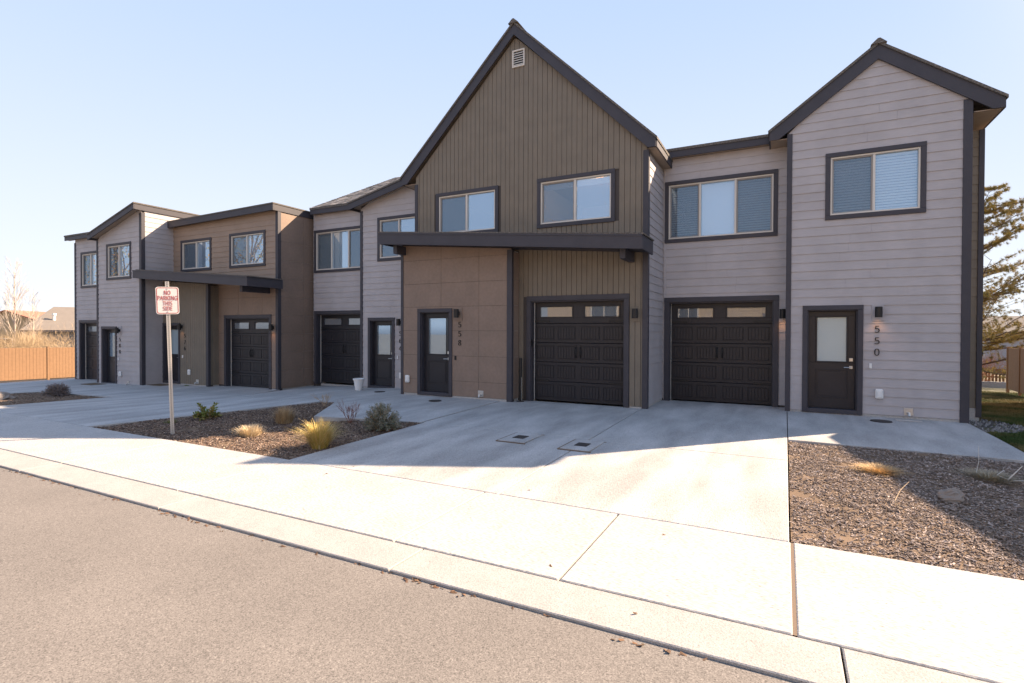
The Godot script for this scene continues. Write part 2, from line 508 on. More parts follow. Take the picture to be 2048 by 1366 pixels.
# ------------------------------------------------------------------ windows, doors, lamps
func window(h: Node, fr: Transform3D, o: Rect2, lites: Array, kind: Array) -> void:
	var w := node("window", h, fr)
	var tw := 0.088
	var id := Transform3D()
	bar(w, "trim", M.trim, id, Vector3(o.position.x, o.end.y - tw, 0.0), Vector3(o.end.x, o.end.y, 0.04))
	bar(w, "trim", M.trim, id, Vector3(o.position.x, o.position.y, 0.0), Vector3(o.end.x, o.position.y + tw, 0.042))
	bar(w, "trim", M.trim, id, Vector3(o.position.x + 0.001, o.position.y + tw, 0.0), Vector3(o.position.x + tw, o.end.y - tw, 0.038))
	bar(w, "trim", M.trim, id, Vector3(o.end.x - tw, o.position.y + tw, 0.0), Vector3(o.end.x - 0.001, o.end.y - tw, 0.038))
	var r := inset(o, tw)
	var f := MB.new()
	var fw := 0.032
	f.cbox(Vector3(r.position.x, r.end.y - fw, -0.09), Vector3(r.end.x, r.end.y, 0.018))
	f.cbox(Vector3(r.position.x, r.position.y, -0.09), Vector3(r.end.x, r.position.y + fw, 0.022))
	f.cbox(Vector3(r.position.x, r.position.y + fw, -0.09), Vector3(r.position.x + fw, r.end.y - fw, 0.018))
	f.cbox(Vector3(r.end.x - fw, r.position.y + fw, -0.09), Vector3(r.end.x, r.end.y - fw, 0.018))
	put(f, "frame", M.vinyl, w)
	var g := inset(r, fw)
	var x := g.position.x
	for i in lites.size():
		var x1: float = g.position.x + g.size.x * lites[i]
		var k: String = kind[i]
		if i < lites.size() - 1:
			bar(w, "mullion", M.vinyl, id, Vector3(x1 - 0.022, g.position.y, -0.08), Vector3(x1 + 0.022, g.end.y, 0.012))
		var a := x + (0.022 if i else 0.0)
		var b := x1 - (0.022 if i < lites.size() - 1 else 0.0)
		var sash := k.contains("s")
		if sash:
			var s := MB.new()
			var sw := 0.026
			s.cbox(Vector3(a, g.end.y - sw, -0.05), Vector3(b, g.end.y, -0.012))
			s.cbox(Vector3(a, g.position.y, -0.05), Vector3(b, g.position.y + sw, -0.012))
			s.cbox(Vector3(a, g.position.y + sw, -0.05), Vector3(a + sw, g.end.y - sw, -0.012))
			s.cbox(Vector3(b - sw, g.position.y + sw, -0.05), Vector3(b, g.end.y - sw, -0.012))
			put(s, "sash", M.sash_paint, w)
			var sc := MB.new()
			sc.quad(Vector3(a + sw, g.position.y + sw, -0.018), Vector3(b - sw, g.position.y + sw, -0.018), Vector3(b - sw, g.end.y - sw, -0.018), Vector3(a + sw, g.end.y - sw, -0.018))
			put(sc, "insect_screen", M.screen, w)
		var p := MB.new()
		p.quad(Vector3(a, g.position.y, -0.035), Vector3(b, g.position.y, -0.035), Vector3(b, g.end.y, -0.035), Vector3(a, g.end.y, -0.035))
		put(p, "pane", M.blind_pane if k.contains("b") or k.contains("r") else M.pane, w)
		if k.contains("b"):
			var bl := MB.new()
			var yy := g.position.y + 0.02
			while yy < g.end.y - 0.03:
				bl.hex([Vector3(a, yy, -0.125), Vector3(b, yy, -0.125), Vector3(b, yy + 0.002, -0.125), Vector3(a, yy + 0.002, -0.125), Vector3(a, yy + 0.034, -0.102), Vector3(b, yy + 0.034, -0.102), Vector3(b, yy + 0.036, -0.102), Vector3(a, yy + 0.036, -0.102)])
				yy += 0.054
			bl.cbox(Vector3(a, g.end.y - 0.04, -0.14), Vector3(b, g.end.y, -0.095))
			put(bl, "blind", M.blind, w)
		elif k.contains("r"):
			var ro := MB.new()
			ro.box(Vector3(a, g.position.y + 0.03, -0.115), Vector3(b, g.end.y, -0.110))
			ro.cbox(Vector3(a, g.position.y + 0.005, -0.120), Vector3(b, g.position.y + 0.03, -0.105))
			put(ro, "roller_blind", M.blind, w)
		elif k.contains("c"):
			var cu := MB.new()
			var nf := 22
			for q in nf:
				var xa := lerpf(a, b, float(q) / nf); var xb := lerpf(a, b, float(q + 1) / nf)
				var za := -0.13 + 0.018 * (q % 2); var zb := -0.13 + 0.018 * ((q + 1) % 2)
				cu.quad(Vector3(xa, g.position.y - 0.02, za), Vector3(xb, g.position.y - 0.02, zb), Vector3(xb, g.end.y, zb), Vector3(xa, g.end.y, za))
			put(cu, "curtain", M.curtain, w)
		elif k.contains("t"):
			var top := MB.new()
			top.cbox(Vector3(a, g.end.y - 0.13, -0.13), Vector3(b, g.end.y, -0.10))
			put(top, "raised_blind", M.blind, w)
		x = x1

func entry_door(h: Node, fr: Transform3D, o: Rect2, frosted := false) -> void:
	var d := node("door", h, fr)
	var id := Transform3D()
	var tw := 0.092
	bar(d, "trim", M.trim, id, Vector3(o.position.x, o.end.y - tw, 0.0), Vector3(o.end.x, o.end.y, 0.042))
	bar(d, "trim", M.trim, id, Vector3(o.position.x + 0.001, 0.0, 0.0), Vector3(o.position.x + tw, o.end.y - tw, 0.04))
	bar(d, "trim", M.trim, id, Vector3(o.end.x - tw, 0.0, 0.0), Vector3(o.end.x - 0.001, o.end.y - tw, 0.04))
	bar(d, "threshold", M.trim, id, Vector3(o.position.x + tw, 0.0, -0.14), Vector3(o.end.x - tw, 0.085, 0.038))
	var x0 := o.position.x + tw
	var x1 := o.end.x - tw
	var yt := o.end.y - tw
	var z := -0.115
	var jm := MB.new()
	jm.box(Vector3(x0, 0.085, -0.16), Vector3(x0 + 0.02, yt, 0.0)); jm.box(Vector3(x1 - 0.02, 0.085, -0.16), Vector3(x1, yt, 0.0)); jm.box(Vector3(x0 + 0.02, yt - 0.02, -0.16), Vector3(x1 - 0.02, yt, 0.0))
	put(jm, "jamb", M.trim, d)
	var ga := Vector2(x0 + 0.15, 1.02)
	var gb := Vector2(x1 - 0.15, yt - 0.12)
	var lf := MB.new()
	lf.cbox(Vector3(x0 + 0.022, 0.09, z - 0.045), Vector3(x1 - 0.022, ga.y, z))
	lf.cbox(Vector3(x0 + 0.022, gb.y, z - 0.045), Vector3(x1 - 0.022, yt - 0.022, z))
	lf.cbox(Vector3(x0 + 0.022, ga.y, z - 0.045), Vector3(ga.x, gb.y, z))
	lf.cbox(Vector3(gb.x, ga.y, z - 0.045), Vector3(x1 - 0.022, gb.y, z))
	put(lf, "leaf", M.door_paint, d)
	var bead := MB.new()
	frame_ring(bead, Rect2(ga, gb - ga), 0.028, z, z + 0.016)
	put(bead, "glazing_bead", M.door_paint, d)
	var p := MB.new()
	p.quad(Vector3(ga.x, ga.y, z - 0.02), Vector3(gb.x, ga.y, z - 0.02), Vector3(gb.x, gb.y, z - 0.02), Vector3(ga.x, gb.y, z - 0.02))
	put(p, "pane", M.frosted if frosted else M.pane, d)
	if not frosted:
		var sh := MB.new()
		sh.box(Vector3(ga.x, ga.y, z - 0.06), Vector3(gb.x, gb.y, z - 0.052))
		put(sh, "shade", M.sash_paint, d)
	var lp := MB.new()
	frame_ring(lp, Rect2(ga.x, 0.30, gb.x - ga.x, 0.58), 0.02, z, z + 0.012)
	lp.cbox(Vector3(ga.x + 0.045, 0.345, z), Vector3(gb.x - 0.045, 0.835, z + 0.008), 0.006)
	put(lp, "raised_panel", M.door_paint, d)
	var hd := MB.new()
	hd.cbox(Vector3(x1 - 0.125, 0.90, z), Vector3(x1 - 0.065, 0.96, z + 0.012))
	hd.tube([Vector3(x1 - 0.09, 0.93, z + 0.01), Vector3(x1 - 0.09, 0.93, z + 0.055)], [0.011, 0.011], 8)
	hd.tube([Vector3(x1 - 0.085, 0.93, z + 0.05), Vector3(x1 - 0.22, 0.93, z + 0.055)], [0.010, 0.008], 8)
	put(hd, "handle", M.steel, d)
	var db := MB.new()
	db.cbox(Vector3(x1 - 0.128, 1.05, z), Vector3(x1 - 0.062, 1.12, z + 0.02))
	put(db, "deadbolt", M.steel, d)

func frame_ring(mb: MB, r: Rect2, k: float, z0: float, z1: float) -> void:   # a raised moulding round a rectangle, inside it
	var a := r.position
	var b := r.end
	mb.cbox(Vector3(a.x, b.y - k, z0), Vector3(b.x, b.y, z1)); mb.cbox(Vector3(a.x, a.y, z0), Vector3(b.x, a.y + k, z1))
	mb.cbox(Vector3(a.x, a.y + k, z0), Vector3(a.x + k, b.y - k, z1)); mb.cbox(Vector3(b.x - k, a.y + k, z0), Vector3(b.x, b.y - k, z1))

func garage_door(h: Node, fr: Transform3D, o: Rect2) -> void:
	var d := node("garage_door", h, fr)
	var id := Transform3D()
	var tw := 0.112
	bar(d, "trim", M.trim, id, Vector3(o.position.x, o.end.y - tw, 0.0), Vector3(o.end.x, o.end.y, 0.042))
	bar(d, "trim", M.trim, id, Vector3(o.position.x + 0.001, -0.05, 0.0), Vector3(o.position.x + tw, o.end.y - tw, 0.04))
	bar(d, "trim", M.trim, id, Vector3(o.end.x - tw, -0.05, 0.0), Vector3(o.end.x - 0.001, o.end.y - tw, 0.04))
	var x0 := o.position.x + tw
	var x1 := o.end.x - tw
	var yt := o.end.y - tw
	var z := -0.16
	var jm := MB.new()
	jm.box(Vector3(x0 - 0.02, -0.05, -0.2), Vector3(x0 + 0.018, yt, 0.0)); jm.box(Vector3(x1 - 0.018, -0.05, -0.2), Vector3(x1 + 0.02, yt, 0.0)); jm.box(Vector3(x0 + 0.018, yt - 0.03, -0.2), Vector3(x1 - 0.018, yt + 0.02, 0.0))
	put(jm, "jamb", M.trim, d)
	bar(d, "weather_strip", M.vinyl, id, Vector3(x0 + 0.018, -0.03, z), Vector3(x0 + 0.026, yt - 0.03, z + 0.03))
	x0 += 0.026
	x1 -= 0.018
	var w := x1 - x0
	var rows := [0.0, 0.455, 0.91, 1.365, 1.82, yt]
	for k in 5:
		var ya: float = rows[k] + 0.004
		var yb: float = rows[k + 1] - 0.004
		var s := MB.new()
		if k < 4:
			s.cbox(Vector3(x0, ya, z - 0.04), Vector3(x1, yb, z), 0.006)
		else:
			var lo := ya + 0.14
			var hi := yb - 0.13
			s.cbox(Vector3(x0, ya, z - 0.04), Vector3(x1, lo, z), 0.006)
			s.box(Vector3(x0, hi, z - 0.04), Vector3(x1, yb, z))
			for q in [[0.0, 0.06], [0.435, 0.565], [0.94, 1.0]]:
				s.box(Vector3(x0 + w * q[0], lo, z - 0.04), Vector3(x0 + w * q[1], hi, z))
			for q in [[0.06, 0.435], [0.565, 0.94]]:
				var r := Rect2(x0 + w * q[0], lo, w * (q[1] - q[0]), hi - lo)
				var fr2 := MB.new()
				frame_ring(fr2, inset(r, -0.018), 0.03, z, z + 0.014)
				put(fr2, "pane_frame", M.garage_paint, d)
				var p := MB.new()
				p.quad(Vector3(r.position.x, lo, z - 0.015), Vector3(r.end.x, lo, z - 0.015), Vector3(r.end.x, hi, z - 0.015), Vector3(r.position.x, hi, z - 0.015))
				put(p, "pane", M.garage_pane, d)
		put(s, "section", M.garage_paint, d)
		if k < 4:
			for c in 4:
				var px := x0 + w * (0.025 + 0.2425 * c) + (0.0 if c < 2 else 0.02 * w)
				var pw := w * 0.2
				var pm := MB.new()
				frame_ring(pm, Rect2(px, ya + 0.075, pw, 0.305), 0.014, z, z + 0.012)
				var gn := 6
				for g in gn:
					var ga := px + 0.016 + (pw - 0.032) * g / gn
					pm.cbox(Vector3(ga + 0.003, ya + 0.095, z), Vector3(ga + (pw - 0.032) / gn - 0.003, ya + 0.36, z + 0.009), 0.004)
				put(pm, "panel", M.garage_paint, d)
	for q in [[x0, 1, 1.87], [x1, -1, 1.87], [x0, 1, 0.47], [x1, -1, 0.47]]:
		var st := MB.new()
		var e: float = q[0] + q[1] * 0.36
		st.cbox(Vector3(minf(q[0], e), q[2] - 0.018, z), Vector3(maxf(q[0], e), q[2] + 0.018, z + 0.012))
		st.prism(PackedVector2Array([Vector2(e, q[2] - 0.026), Vector2(e + q[1] * 0.035, q[2]), Vector2(e, q[2] + 0.026)]), z, z + 0.012)
		put(st, "hinge_strap", M.black_metal, d)
	for s in [-1, 1]:
		var hd := MB.new()
		var hx: float = (x0 + x1) / 2 + s * 0.055
		hd.tube([Vector3(hx, 1.03, z + 0.005), Vector3(hx, 1.07, z + 0.04), Vector3(hx, 1.15, z + 0.055), Vector3(hx, 1.23, z + 0.04), Vector3(hx, 1.28, z + 0.005)], [0.012, 0.012, 0.014, 0.012, 0.012], 6)
		hd.prism(PackedVector2Array([Vector2(hx, 1.24), Vector2(hx + 0.026, 1.28), Vector2(hx, 1.33), Vector2(hx - 0.026, 1.28)]), z, z + 0.01)
		hd.prism(PackedVector2Array([Vector2(hx, 1.08), Vector2(hx + 0.026, 1.03), Vector2(hx, 0.98), Vector2(hx - 0.026, 1.03)]), z, z + 0.01)
		put(hd, "handle", M.black_metal, d)

func wall_lamp(h: Node3D, fr: Transform3D, at: Vector2, m: Material, lit := false) -> void:
	var l := node("wall_lamp", h, fr * Transform3D(Basis(), Vector3(at.x, at.y, 0.0)))
	var id := Transform3D()
	bar(l, "mount_block", m, id, Vector3(-0.10, -0.17, 0.0), Vector3(0.10, 0.15, 0.032))
	bar(l, "bracket", M.black_metal, id, Vector3(-0.035, -0.05, 0.032), Vector3(0.035, 0.05, 0.075))
	var s := MB.new()
	s.lathe([Vector2(0.0, 0.105), Vector2(0.058, 0.105), Vector2(0.062, 0.10), Vector2(0.062, -0.10), Vector2(0.054, -0.10), Vector2(0.054, 0.06), Vector2(0.0, 0.06)], 20, Vector3(0, 0, 0.135))
	put(s, "shade", M.black_metal, l)
	if lit:
		var b := MB.new()
		b.lathe([Vector2(0.0, 0.05), Vector2(0.028, 0.045), Vector2(0.034, 0.01), Vector2(0.02, -0.025), Vector2(0.0, -0.03)], 12, Vector3(0, 0, 0.135))
		put(b, "bulb", M.lamp_glow, l)
		var o := SpotLight3D.new()
		o.name = "lamp_light"
		o.light_color = Color(1.0, 0.70, 0.40)
		o.light_energy = 0.028
		o.light_size = 0.03
		o.spot_angle = 62
		o.spot_range = 12
		o.spot_attenuation = 2
		o.shadow_enabled = true
		o.position = Vector3(0, -0.04, 0.135)
		o.rotation_degrees = Vector3(-90, 0, 0)
		l.add_child(o)

func digits(h: Node, fr: Transform3D, at: Vector2, text: String, z := 0.02) -> void:
	var g := node("house_number", h, fr)
	for i in text.length():
		var t := TextMesh.new()
		t.text = text[i]
		var f := SystemFont.new()
		f.font_names = PackedStringArray(["Droid Sans"])
		t.font = f
		t.font_size = 64
		t.pixel_size = 0.0029
		t.depth = 0.012
		var o := MeshInstance3D.new()
		o.name = "digit"
		o.mesh = t
		o.material_override = M.black_metal
		o.position = Vector3(at.x, at.y - 0.225 * i, z + 0.006)
		g.add_child(o, true)

func small_fittings(h: Node, fr: Transform3D, bell: Vector2, outlet: Vector2, bell_mat: Material) -> void:
	bar(h, "doorbell", bell_mat, fr, Vector3(bell.x - 0.022, bell.y - 0.05, 0.014), Vector3(bell.x + 0.022, bell.y + 0.05, 0.04))
	var c := MB.new()
	c.cbox(Vector3(-0.065, -0.095, 0.014), Vector3(0.065, 0.095, 0.075), 0.03)
	c.cbox(Vector3(-0.035, -0.06, 0.07), Vector3(0.035, 0.06, 0.085), 0.008)
	put(c, "outlet_cover", M.white_plastic, h, fr * Transform3D(Basis(), Vector3(outlet.x, outlet.y, 0)))

func hose_bib(h: Node, fr: Transform3D, x: float) -> void:
	var c := MB.new()
	c.cbox(Vector3(x - 0.075, 0.05, 0.0), Vector3(x + 0.075, 0.2, 0.022))
	c.tube([Vector3(x, 0.1, 0.02), Vector3(x, 0.1, 0.09), Vector3(x, 0.05, 0.11)], [0.022, 0.022, 0.018], 8)
	put(c, "hose_bib", M.steel, h, fr)

# ------------------------------------------------------------------ roofs
func poly_part(h: Node, called: String, m: Material, pts: Array, z0: float, z1: float) -> void:
	var mb := MB.new()
	mb.prism(PackedVector2Array(pts), z0, z1)
	put(mb, called, m, h)

# a straight sloping piece between (x0,y0) and (x1,y1) in x, y, of a given vertical depth, drawn along z
func raked(h: Node, called: String, m: Material, x0: float, y0: float, x1: float, y1: float, depth: float, z0: float, z1: float) -> void:
	poly_part(h, called, m, [Vector2(x0, y0), Vector2(x1, y1), Vector2(x1, y1 - depth), Vector2(x0, y0 - depth)], z0, z1)

func gable_roof(h: Node, xc: float, ya: float, half: float, ye: float, zf: float, zb: float, drop: float, wall_z: float) -> void:
	var k := (ya - ye) / half
	for s in [-1.0, 1.0]:
		raked(h, "roof_slope", M.roof_shingle, xc, ya + 0.055, xc + s * (half + 0.03), ye + 0.055 - k * 0.03, 0.055, zb, zf + 0.03)
		raked(h, "roof_deck", M.soffit, xc, ya - 0.001, xc + s * (half - 0.032), ye + k * 0.032 - 0.001, 0.09, zb, zf - 0.036)
		var xb: float = xc + s * (half - (0.17 if drop > 0.2 else 0.1) + 0.0)
		poly_part(h, "rake_board", M.trim, [Vector2(xc, ya), Vector2(xc + s * half, ye), Vector2(xc + s * half, ye - 0.17), Vector2(xb, ye - 0.17), Vector2(xc, ya - drop)], zf - 0.035, zf)
		var mb := MB.new()
		mb.cbox(Vector3(xc + s * half - 0.015, ye - 0.172, zb), Vector3(xc + s * half + 0.015, ye - 0.012, zf - 0.036))
		put(mb, "eave_fascia", M.trim, h)
		var xw: float = xc + s * (half - 0.42)
		var so := MB.new()
		so.box(Vector3(minf(xw, xc + s * (half - 0.016)), ye - 0.165, zb), Vector3(maxf(xw, xc + s * (half - 0.016)), ye - 0.15, wall_z - 0.002))
		put(so, "soffit", M.soffit, h)
	var rc := MB.new()
	rc.hex([Vector3(xc - 0.13, ya + 0.0, zb), Vector3(xc + 0.13, ya + 0.0, zb), Vector3(xc + 0.02, ya + 0.10, zb), Vector3(xc - 0.02, ya + 0.10, zb), Vector3(xc - 0.13, ya + 0.0, zf + 0.05), Vector3(xc + 0.13, ya + 0.0, zf + 0.05), Vector3(xc + 0.02, ya + 0.10, zf + 0.05), Vector3(xc - 0.02, ya + 0.10, zf + 0.05)])
	put(rc, "ridge_cap", M.roof_shingle, h)

const ACROSS := Basis(Vector3(0, 0, -1), Vector3(0, 1, 0), Vector3(1, 0, 0))   # a wall that faces +x: its own x runs back

# ------------------------------------------------------------------ the grey unit: garage on one side, door block on the other
func grey_unit(number: String, at: Vector3, label: String, gabled: bool, end_left: bool, side_wall: bool, lit: bool) -> Node3D:
	var h := thing("townhouse", label, "house", at, 0.0, "townhouses in the row")
	var fb := Transform3D()
	var fg := Transform3D(Basis(), Vector3(0, 0, -0.53))
	var W := 2.96
	var gl := -2.64 if not end_left else -2.86
	var door := Rect2(0.30, 0.0, 1.05, 2.18)
	var win := Rect2(0.68, 3.90, 1.64, 1.335)
	var gar := Rect2(-2.60, 0.0, 2.46, 2.445)
	var gwin := Rect2(-2.60 if not end_left else -2.38, 3.745, 2.42 if not end_left else 2.2, 1.455)
	if end_left: gar = Rect2(-2.54, 0.0, 2.40, 2.445)
	var top: Array
	if gabled:
		top = [Vector2(0, 5.78), Vector2(1.545, 6.95), Vector2(W, 5.90)]
	else:
		top = [Vector2(0, 5.5), Vector2(W, 6.34)] if end_left else [Vector2(0, 5.66), Vector2(W, 6.33)]
	var open_b := [grow_down(inset(door, 0.09)), inset(win, 0.085)]
	var open_g := [grow_down(inset(gar, 0.11)), inset(gwin, 0.085)]
	core(h, fb, top, -0.2, open_b)
	core(h, fg, [Vector2(gl, 5.76), Vector2(0, 5.76)], -0.2, open_g)
	lap(h, fb, top, 0.035, [grow_down(inset(door, 0.01)), inset(win, 0.01)], M.grey_paint)
	lap(h, fg, [Vector2(gl, 5.738), Vector2(0, 5.738)], 0.035, [grow_down(inset(gar, 0.01)), inset(gwin, 0.01)], M.grey_paint)
	# other walls, floors and back
	var sh := MB.new()
	sh.box(Vector3(-0.001, -0.2, -0.53), Vector3(0.15, 5.5, -0.161))
	sh.box(Vector3(W - 0.16, -0.2, -9.0), Vector3(W - 0.001, 5.55 if gabled else 6.2, -0.161))
	sh.box(Vector3(gl + 0.001, -0.2, -9.0), Vector3(gl + 0.16, 5.6, -0.70))
	sh.box(Vector3(gl + 0.16, -0.2, -9.0), Vector3(W - 0.16, 5.6, -8.85))
	sh.box(Vector3(gl + 0.16, -0.2, -8.85), Vector3(W - 0.16, -0.06, -0.70))
	sh.box(Vector3(gl + 0.16, 2.72, -8.85), Vector3(W - 0.16, 2.95, -0.70))
	sh.box(Vector3(gl + 0.16, 5.42, -8.85), Vector3(W - 0.16, 5.5, -0.70))
	sh.box(Vector3(-0.1, -0.06, -8.85), Vector3(0.02, 5.42, -0.70))
	sh.box(Vector3(gl + 0.16, 2.95, -3.6), Vector3(W - 0.16, 5.42, -3.5))
	put(sh, "inner_wall", M.sheathing, h)
	bar(h, "footing", M.concrete, fb, Vector3(0.05, -0.25, -0.12), Vector3(W - 0.02, 0.03, 0.006))
	# corner boards
	bar(h, "corner_board", M.trim, fb, Vector3(-0.012, -0.06, -0.09), Vector3(0.085, 5.74 if gabled else 5.5, 0.036))
	bar(h, "corner_board", M.trim, fb, Vector3(W - 0.105, -0.06, -0.02), Vector3(W + 0.03, 5.90 if gabled else 6.2, 0.036))
	if end_left: bar(h, "corner_board", M.trim, fg, Vector3(gl - 0.02, -0.06, -0.09), Vector3(gl + 0.08, 5.62, 0.036))
	else: bar(h, "corner_board", M.grey_paint, fg, Vector3(gl + 0.024, 0.0, 0.0), Vector3(gl + 0.06, 5.66, 0.03))
	window(h, fb, win, [0.5, 1.0], ["sb", "b"] if gabled else ["s", ""])
	window(h, fg, gwin, [0.31, 0.66, 1.0], ["sb", "r", "sb"] if gabled else ["sc", "c", "s"])
	entry_door(h, fb, door, gabled)
	garage_door(h, fg, gar)
	wall_lamp(h, fb, Vector2(1.585, 2.03), M.grey_paint, lit)
	wall_lamp(h, fg, Vector2(-0.07, 2.03), M.grey_paint, lit)
	digits(h, fb, Vector2(1.575, 1.70), number, 0.026)
	small_fittings(h, fb, Vector2(1.475, 0.98), Vector2(1.62, 0.44), M.white_plastic)
	hose_bib(h, fb, 2.09)
	# roof of the garage side
	var back := -4.7
	var pitch := 0.10 if gabled or end_left else 0.49
	var ez := -0.33
	var ey := 5.905
	var lx := gl - (0.42 if end_left else -0.03)
	var fa := MB.new()
	fa.cbox(Vector3(lx, ey - 0.19, ez - 0.035), Vector3(-0.02, ey, ez))
	put(fa, "eave_fascia", M.trim, h)
	var so := MB.new()
	so.box(Vector3(lx + 0.002, ey - 0.165, -0.53), Vector3(-0.02, ey - 0.15, ez - 0.036))
	put(so, "soffit", M.soffit, h)
	var rs := MB.new()
	var n := ey + 0.02
	var f := ey + 0.02 + pitch * (ez + 0.02 - back)
	rs.hex([Vector3(lx, f - 0.06, back), Vector3(0.0, f - 0.06, back), Vector3(0.0, f, back), Vector3(lx, f, back), Vector3(lx, n - 0.06, ez + 0.02), Vector3(0.0, n - 0.06, ez + 0.02), Vector3(0.0, n, ez + 0.02), Vector3(lx, n, ez + 0.02)])
	put(rs, "roof_slope", M.roof_shingle, h)
	if pitch > 0.3:
		shingles(h, lx, 1.6, ez + 0.03, back, ey + 0.022, pitch)
		var rb := MB.new()
		rb.hex([Vector3(lx, f - 0.2, back), Vector3(lx + 0.03, f - 0.2, back), Vector3(lx + 0.03, f - 0.062, back), Vector3(lx, f - 0.062, back), Vector3(lx, n - 0.2, ez - 0.04), Vector3(lx + 0.03, n - 0.2, ez - 0.04), Vector3(lx + 0.03, n - 0.062, ez - 0.04), Vector3(lx, n - 0.062, ez - 0.04)])
		put(rb, "rake_board", M.trim, h)
		var bk := MB.new()
		bk.hex([Vector3(lx, 5.2, back * 2), Vector3(W, 5.2, back * 2), Vector3(W, 5.3, back * 2), Vector3(lx, 5.3, back * 2), Vector3(lx, f - 0.1, back), Vector3(W, f - 0.1, back), Vector3(W, f, back), Vector3(lx, f, back)])
		bk.hex([Vector3(0.0, f - 0.06, back), Vector3(W, f - 0.06, back), Vector3(W, f, back), Vector3(0.0, f, back), Vector3(0.0, 5.95, -0.9), Vector3(W, 5.95, -0.9), Vector3(W, 6.05, -0.9), Vector3(0.0, 6.05, -0.9)])
		put(bk, "roof_slope", M.roof_shingle, h)
	# roof of the door block
	if gabled:
		gable_roof(h, 1.545, 7.21, 1.885, 5.82, 0.07, -8.6, 0.275, 0.0)
	else:
		var xl := -0.1 if end_left else -0.27
		var xr := W + 0.05
		var kk := 0.28 if end_left else 0.227
		var yl := 5.60 if end_left else 5.70
		var yr := yl + kk * (xr - xl)
		raked(h, "roof_slope", M.roof_shingle, xl - 0.02, yl + 0.045, xr + 0.02, yr + 0.045, 0.045, -8.8, 0.31)
		raked(h, "roof_deck", M.soffit, xl + 0.04, yl + kk * 0.04 - 0.001, xr - 0.04, yr - kk * 0.04 - 0.001, 0.10, -8.7, 0.25)
		raked(h, "rake_board", M.trim, xl, yl, xr, yr, 0.185, 0.255, 0.29)
		var hf := MB.new()
		hf.cbox(Vector3(xr - 0.035, yr - 0.20, -8.8), Vector3(xr, yr - 0.002, 0.254))
		put(hf, "high_fascia", M.trim, h)
		var lf := MB.new()
		lf.cbox(Vector3(xl, yl - 0.17, -8.8), Vector3(xl + 0.03, yl - 0.002, 0.254))
		put(lf, "eave_fascia", M.trim, h)
	if side_wall:
		var fs := Transform3D(ACROSS, Vector3(W, 0, 0))
		lap(h, fs, [Vector2(0.09, 6.3), Vector2(1.9, 6.3)], 0.035, [], M.grey_paint)
		bar(h, "corner_board", M.trim, fs, Vector3(-0.02, -0.06, 0.0), Vector3(0.095, 6.2, 0.034))
	if gabled:   # the body of the end unit steps out behind its door block
		var ft := Transform3D(Basis(), Vector3(0, 0, -0.62))
		lap(h, ft, [Vector2(W + 0.05, 5.5), Vector2(W + 0.275, 5.5)], 0.2, [], M.olive_board)
		bar(h, "corner_board", M.trim, ft, Vector3(W + 0.275, 0.02, -0.1), Vector3(W + 0.36, 5.5, 0.036))
		bar(h, "side_wall", M.tan_panel, Transform3D(), Vector3(W + 0.002, -0.2, -8.9), Vector3(W + 0.34, 5.5, -0.63))
		bar(h, "footing", M.concrete, Transform3D(), Vector3(W + 0.04, -0.3, -8.95), Vector3(W + 0.33, 0.19, -0.6))
	return h

func shingles(h: Node, x0: float, x1: float, z0: float, z1: float, y0: float, pitch: float) -> void:
	var mb := MB.new()
	mb.coloured = true
	var run := 0.125
	var z := z0
	while z > z1:
		var zb := z - run
		var ya := y0 + pitch * (z0 - z)
		var yb := y0 + pitch * (z0 - zb)
		var x := x0 - rng.randf() * 0.2
		while x < x1:
			var w := rng.randf_range(0.12, 0.30)
			var a := maxf(x, x0)
			var b := minf(x + w, x1)
			if b > a + 0.01:
				var k := rng.randf_range(0.12, 0.46)
				mb.col = Color(k * 1.08, k * 0.96, k * 0.84)
				var t := 0.012 + rng.randf() * 0.012
				mb.quad(Vector3(a, ya + t, z), Vector3(b, ya + t, z), Vector3(b, yb + 0.004, zb), Vector3(a, yb + 0.004, zb))
				mb.quad(Vector3(a, ya, z), Vector3(b, ya, z), Vector3(b, ya + t, z), Vector3(a, ya + t, z))
			x += w
		z = zb
	var o := put(mb, "shingles", M.chip, h)
	o.set_meta("kind", "stuff")

# ------------------------------------------------------------------ the two coloured units with a sloping entry canopy
func canopy(h: Node, x0: float, x1: float, yl: float, yr: float, zf: float, left_body: float) -> void:
	var k := (yr - yl) / (x1 - x0)
	var yb: float = yl + k * (left_body - x0)
	var c := node("canopy", h)
	raked(c, "front_fascia", M.trim, x0, yl, x1, yr, 0.285, zf - 0.04, zf)
	var sd := MB.new()
	sd.box(Vector3(x1 - 0.04, yr - k * 0.04 - 0.283, 0.0), Vector3(x1 - 0.001, yr - 0.002, zf - 0.041))
	put(sd, "side_fascia", M.trim, c)
	raked(c, "soffit", M.trim, left_body, yb - 0.20, x1 - 0.042, yr - 0.20, 0.03, 0.03, zf - 0.042)
	raked(c, "roof_sheet", M.roof_shingle, left_body, yb + 0.03, x1 + 0.03, yr + 0.03, 0.028, 0.03, zf + 0.012)
	raked(c, "flashing", M.trim, x0 + 0.002, yl - 0.001, x1 + 0.002, yr - 0.001, 0.035, zf, zf + 0.012)
	if left_body == x0:
		var sl := MB.new()
		sl.box(Vector3(x0 + 0.001, yl - 0.283, 0.03), Vector3(x0 + 0.04, yl - 0.012, zf - 0.041))
		put(sl, "side_fascia", M.trim, c)

func beam_end(h: Node, x: float, y: float, z0: float, z1: float) -> void:
	bar(h, "bracket_beam", M.trim, Transform3D(), Vector3(x - 0.06, y - 0.21, z0), Vector3(x + 0.06, y, z1), 0.006)

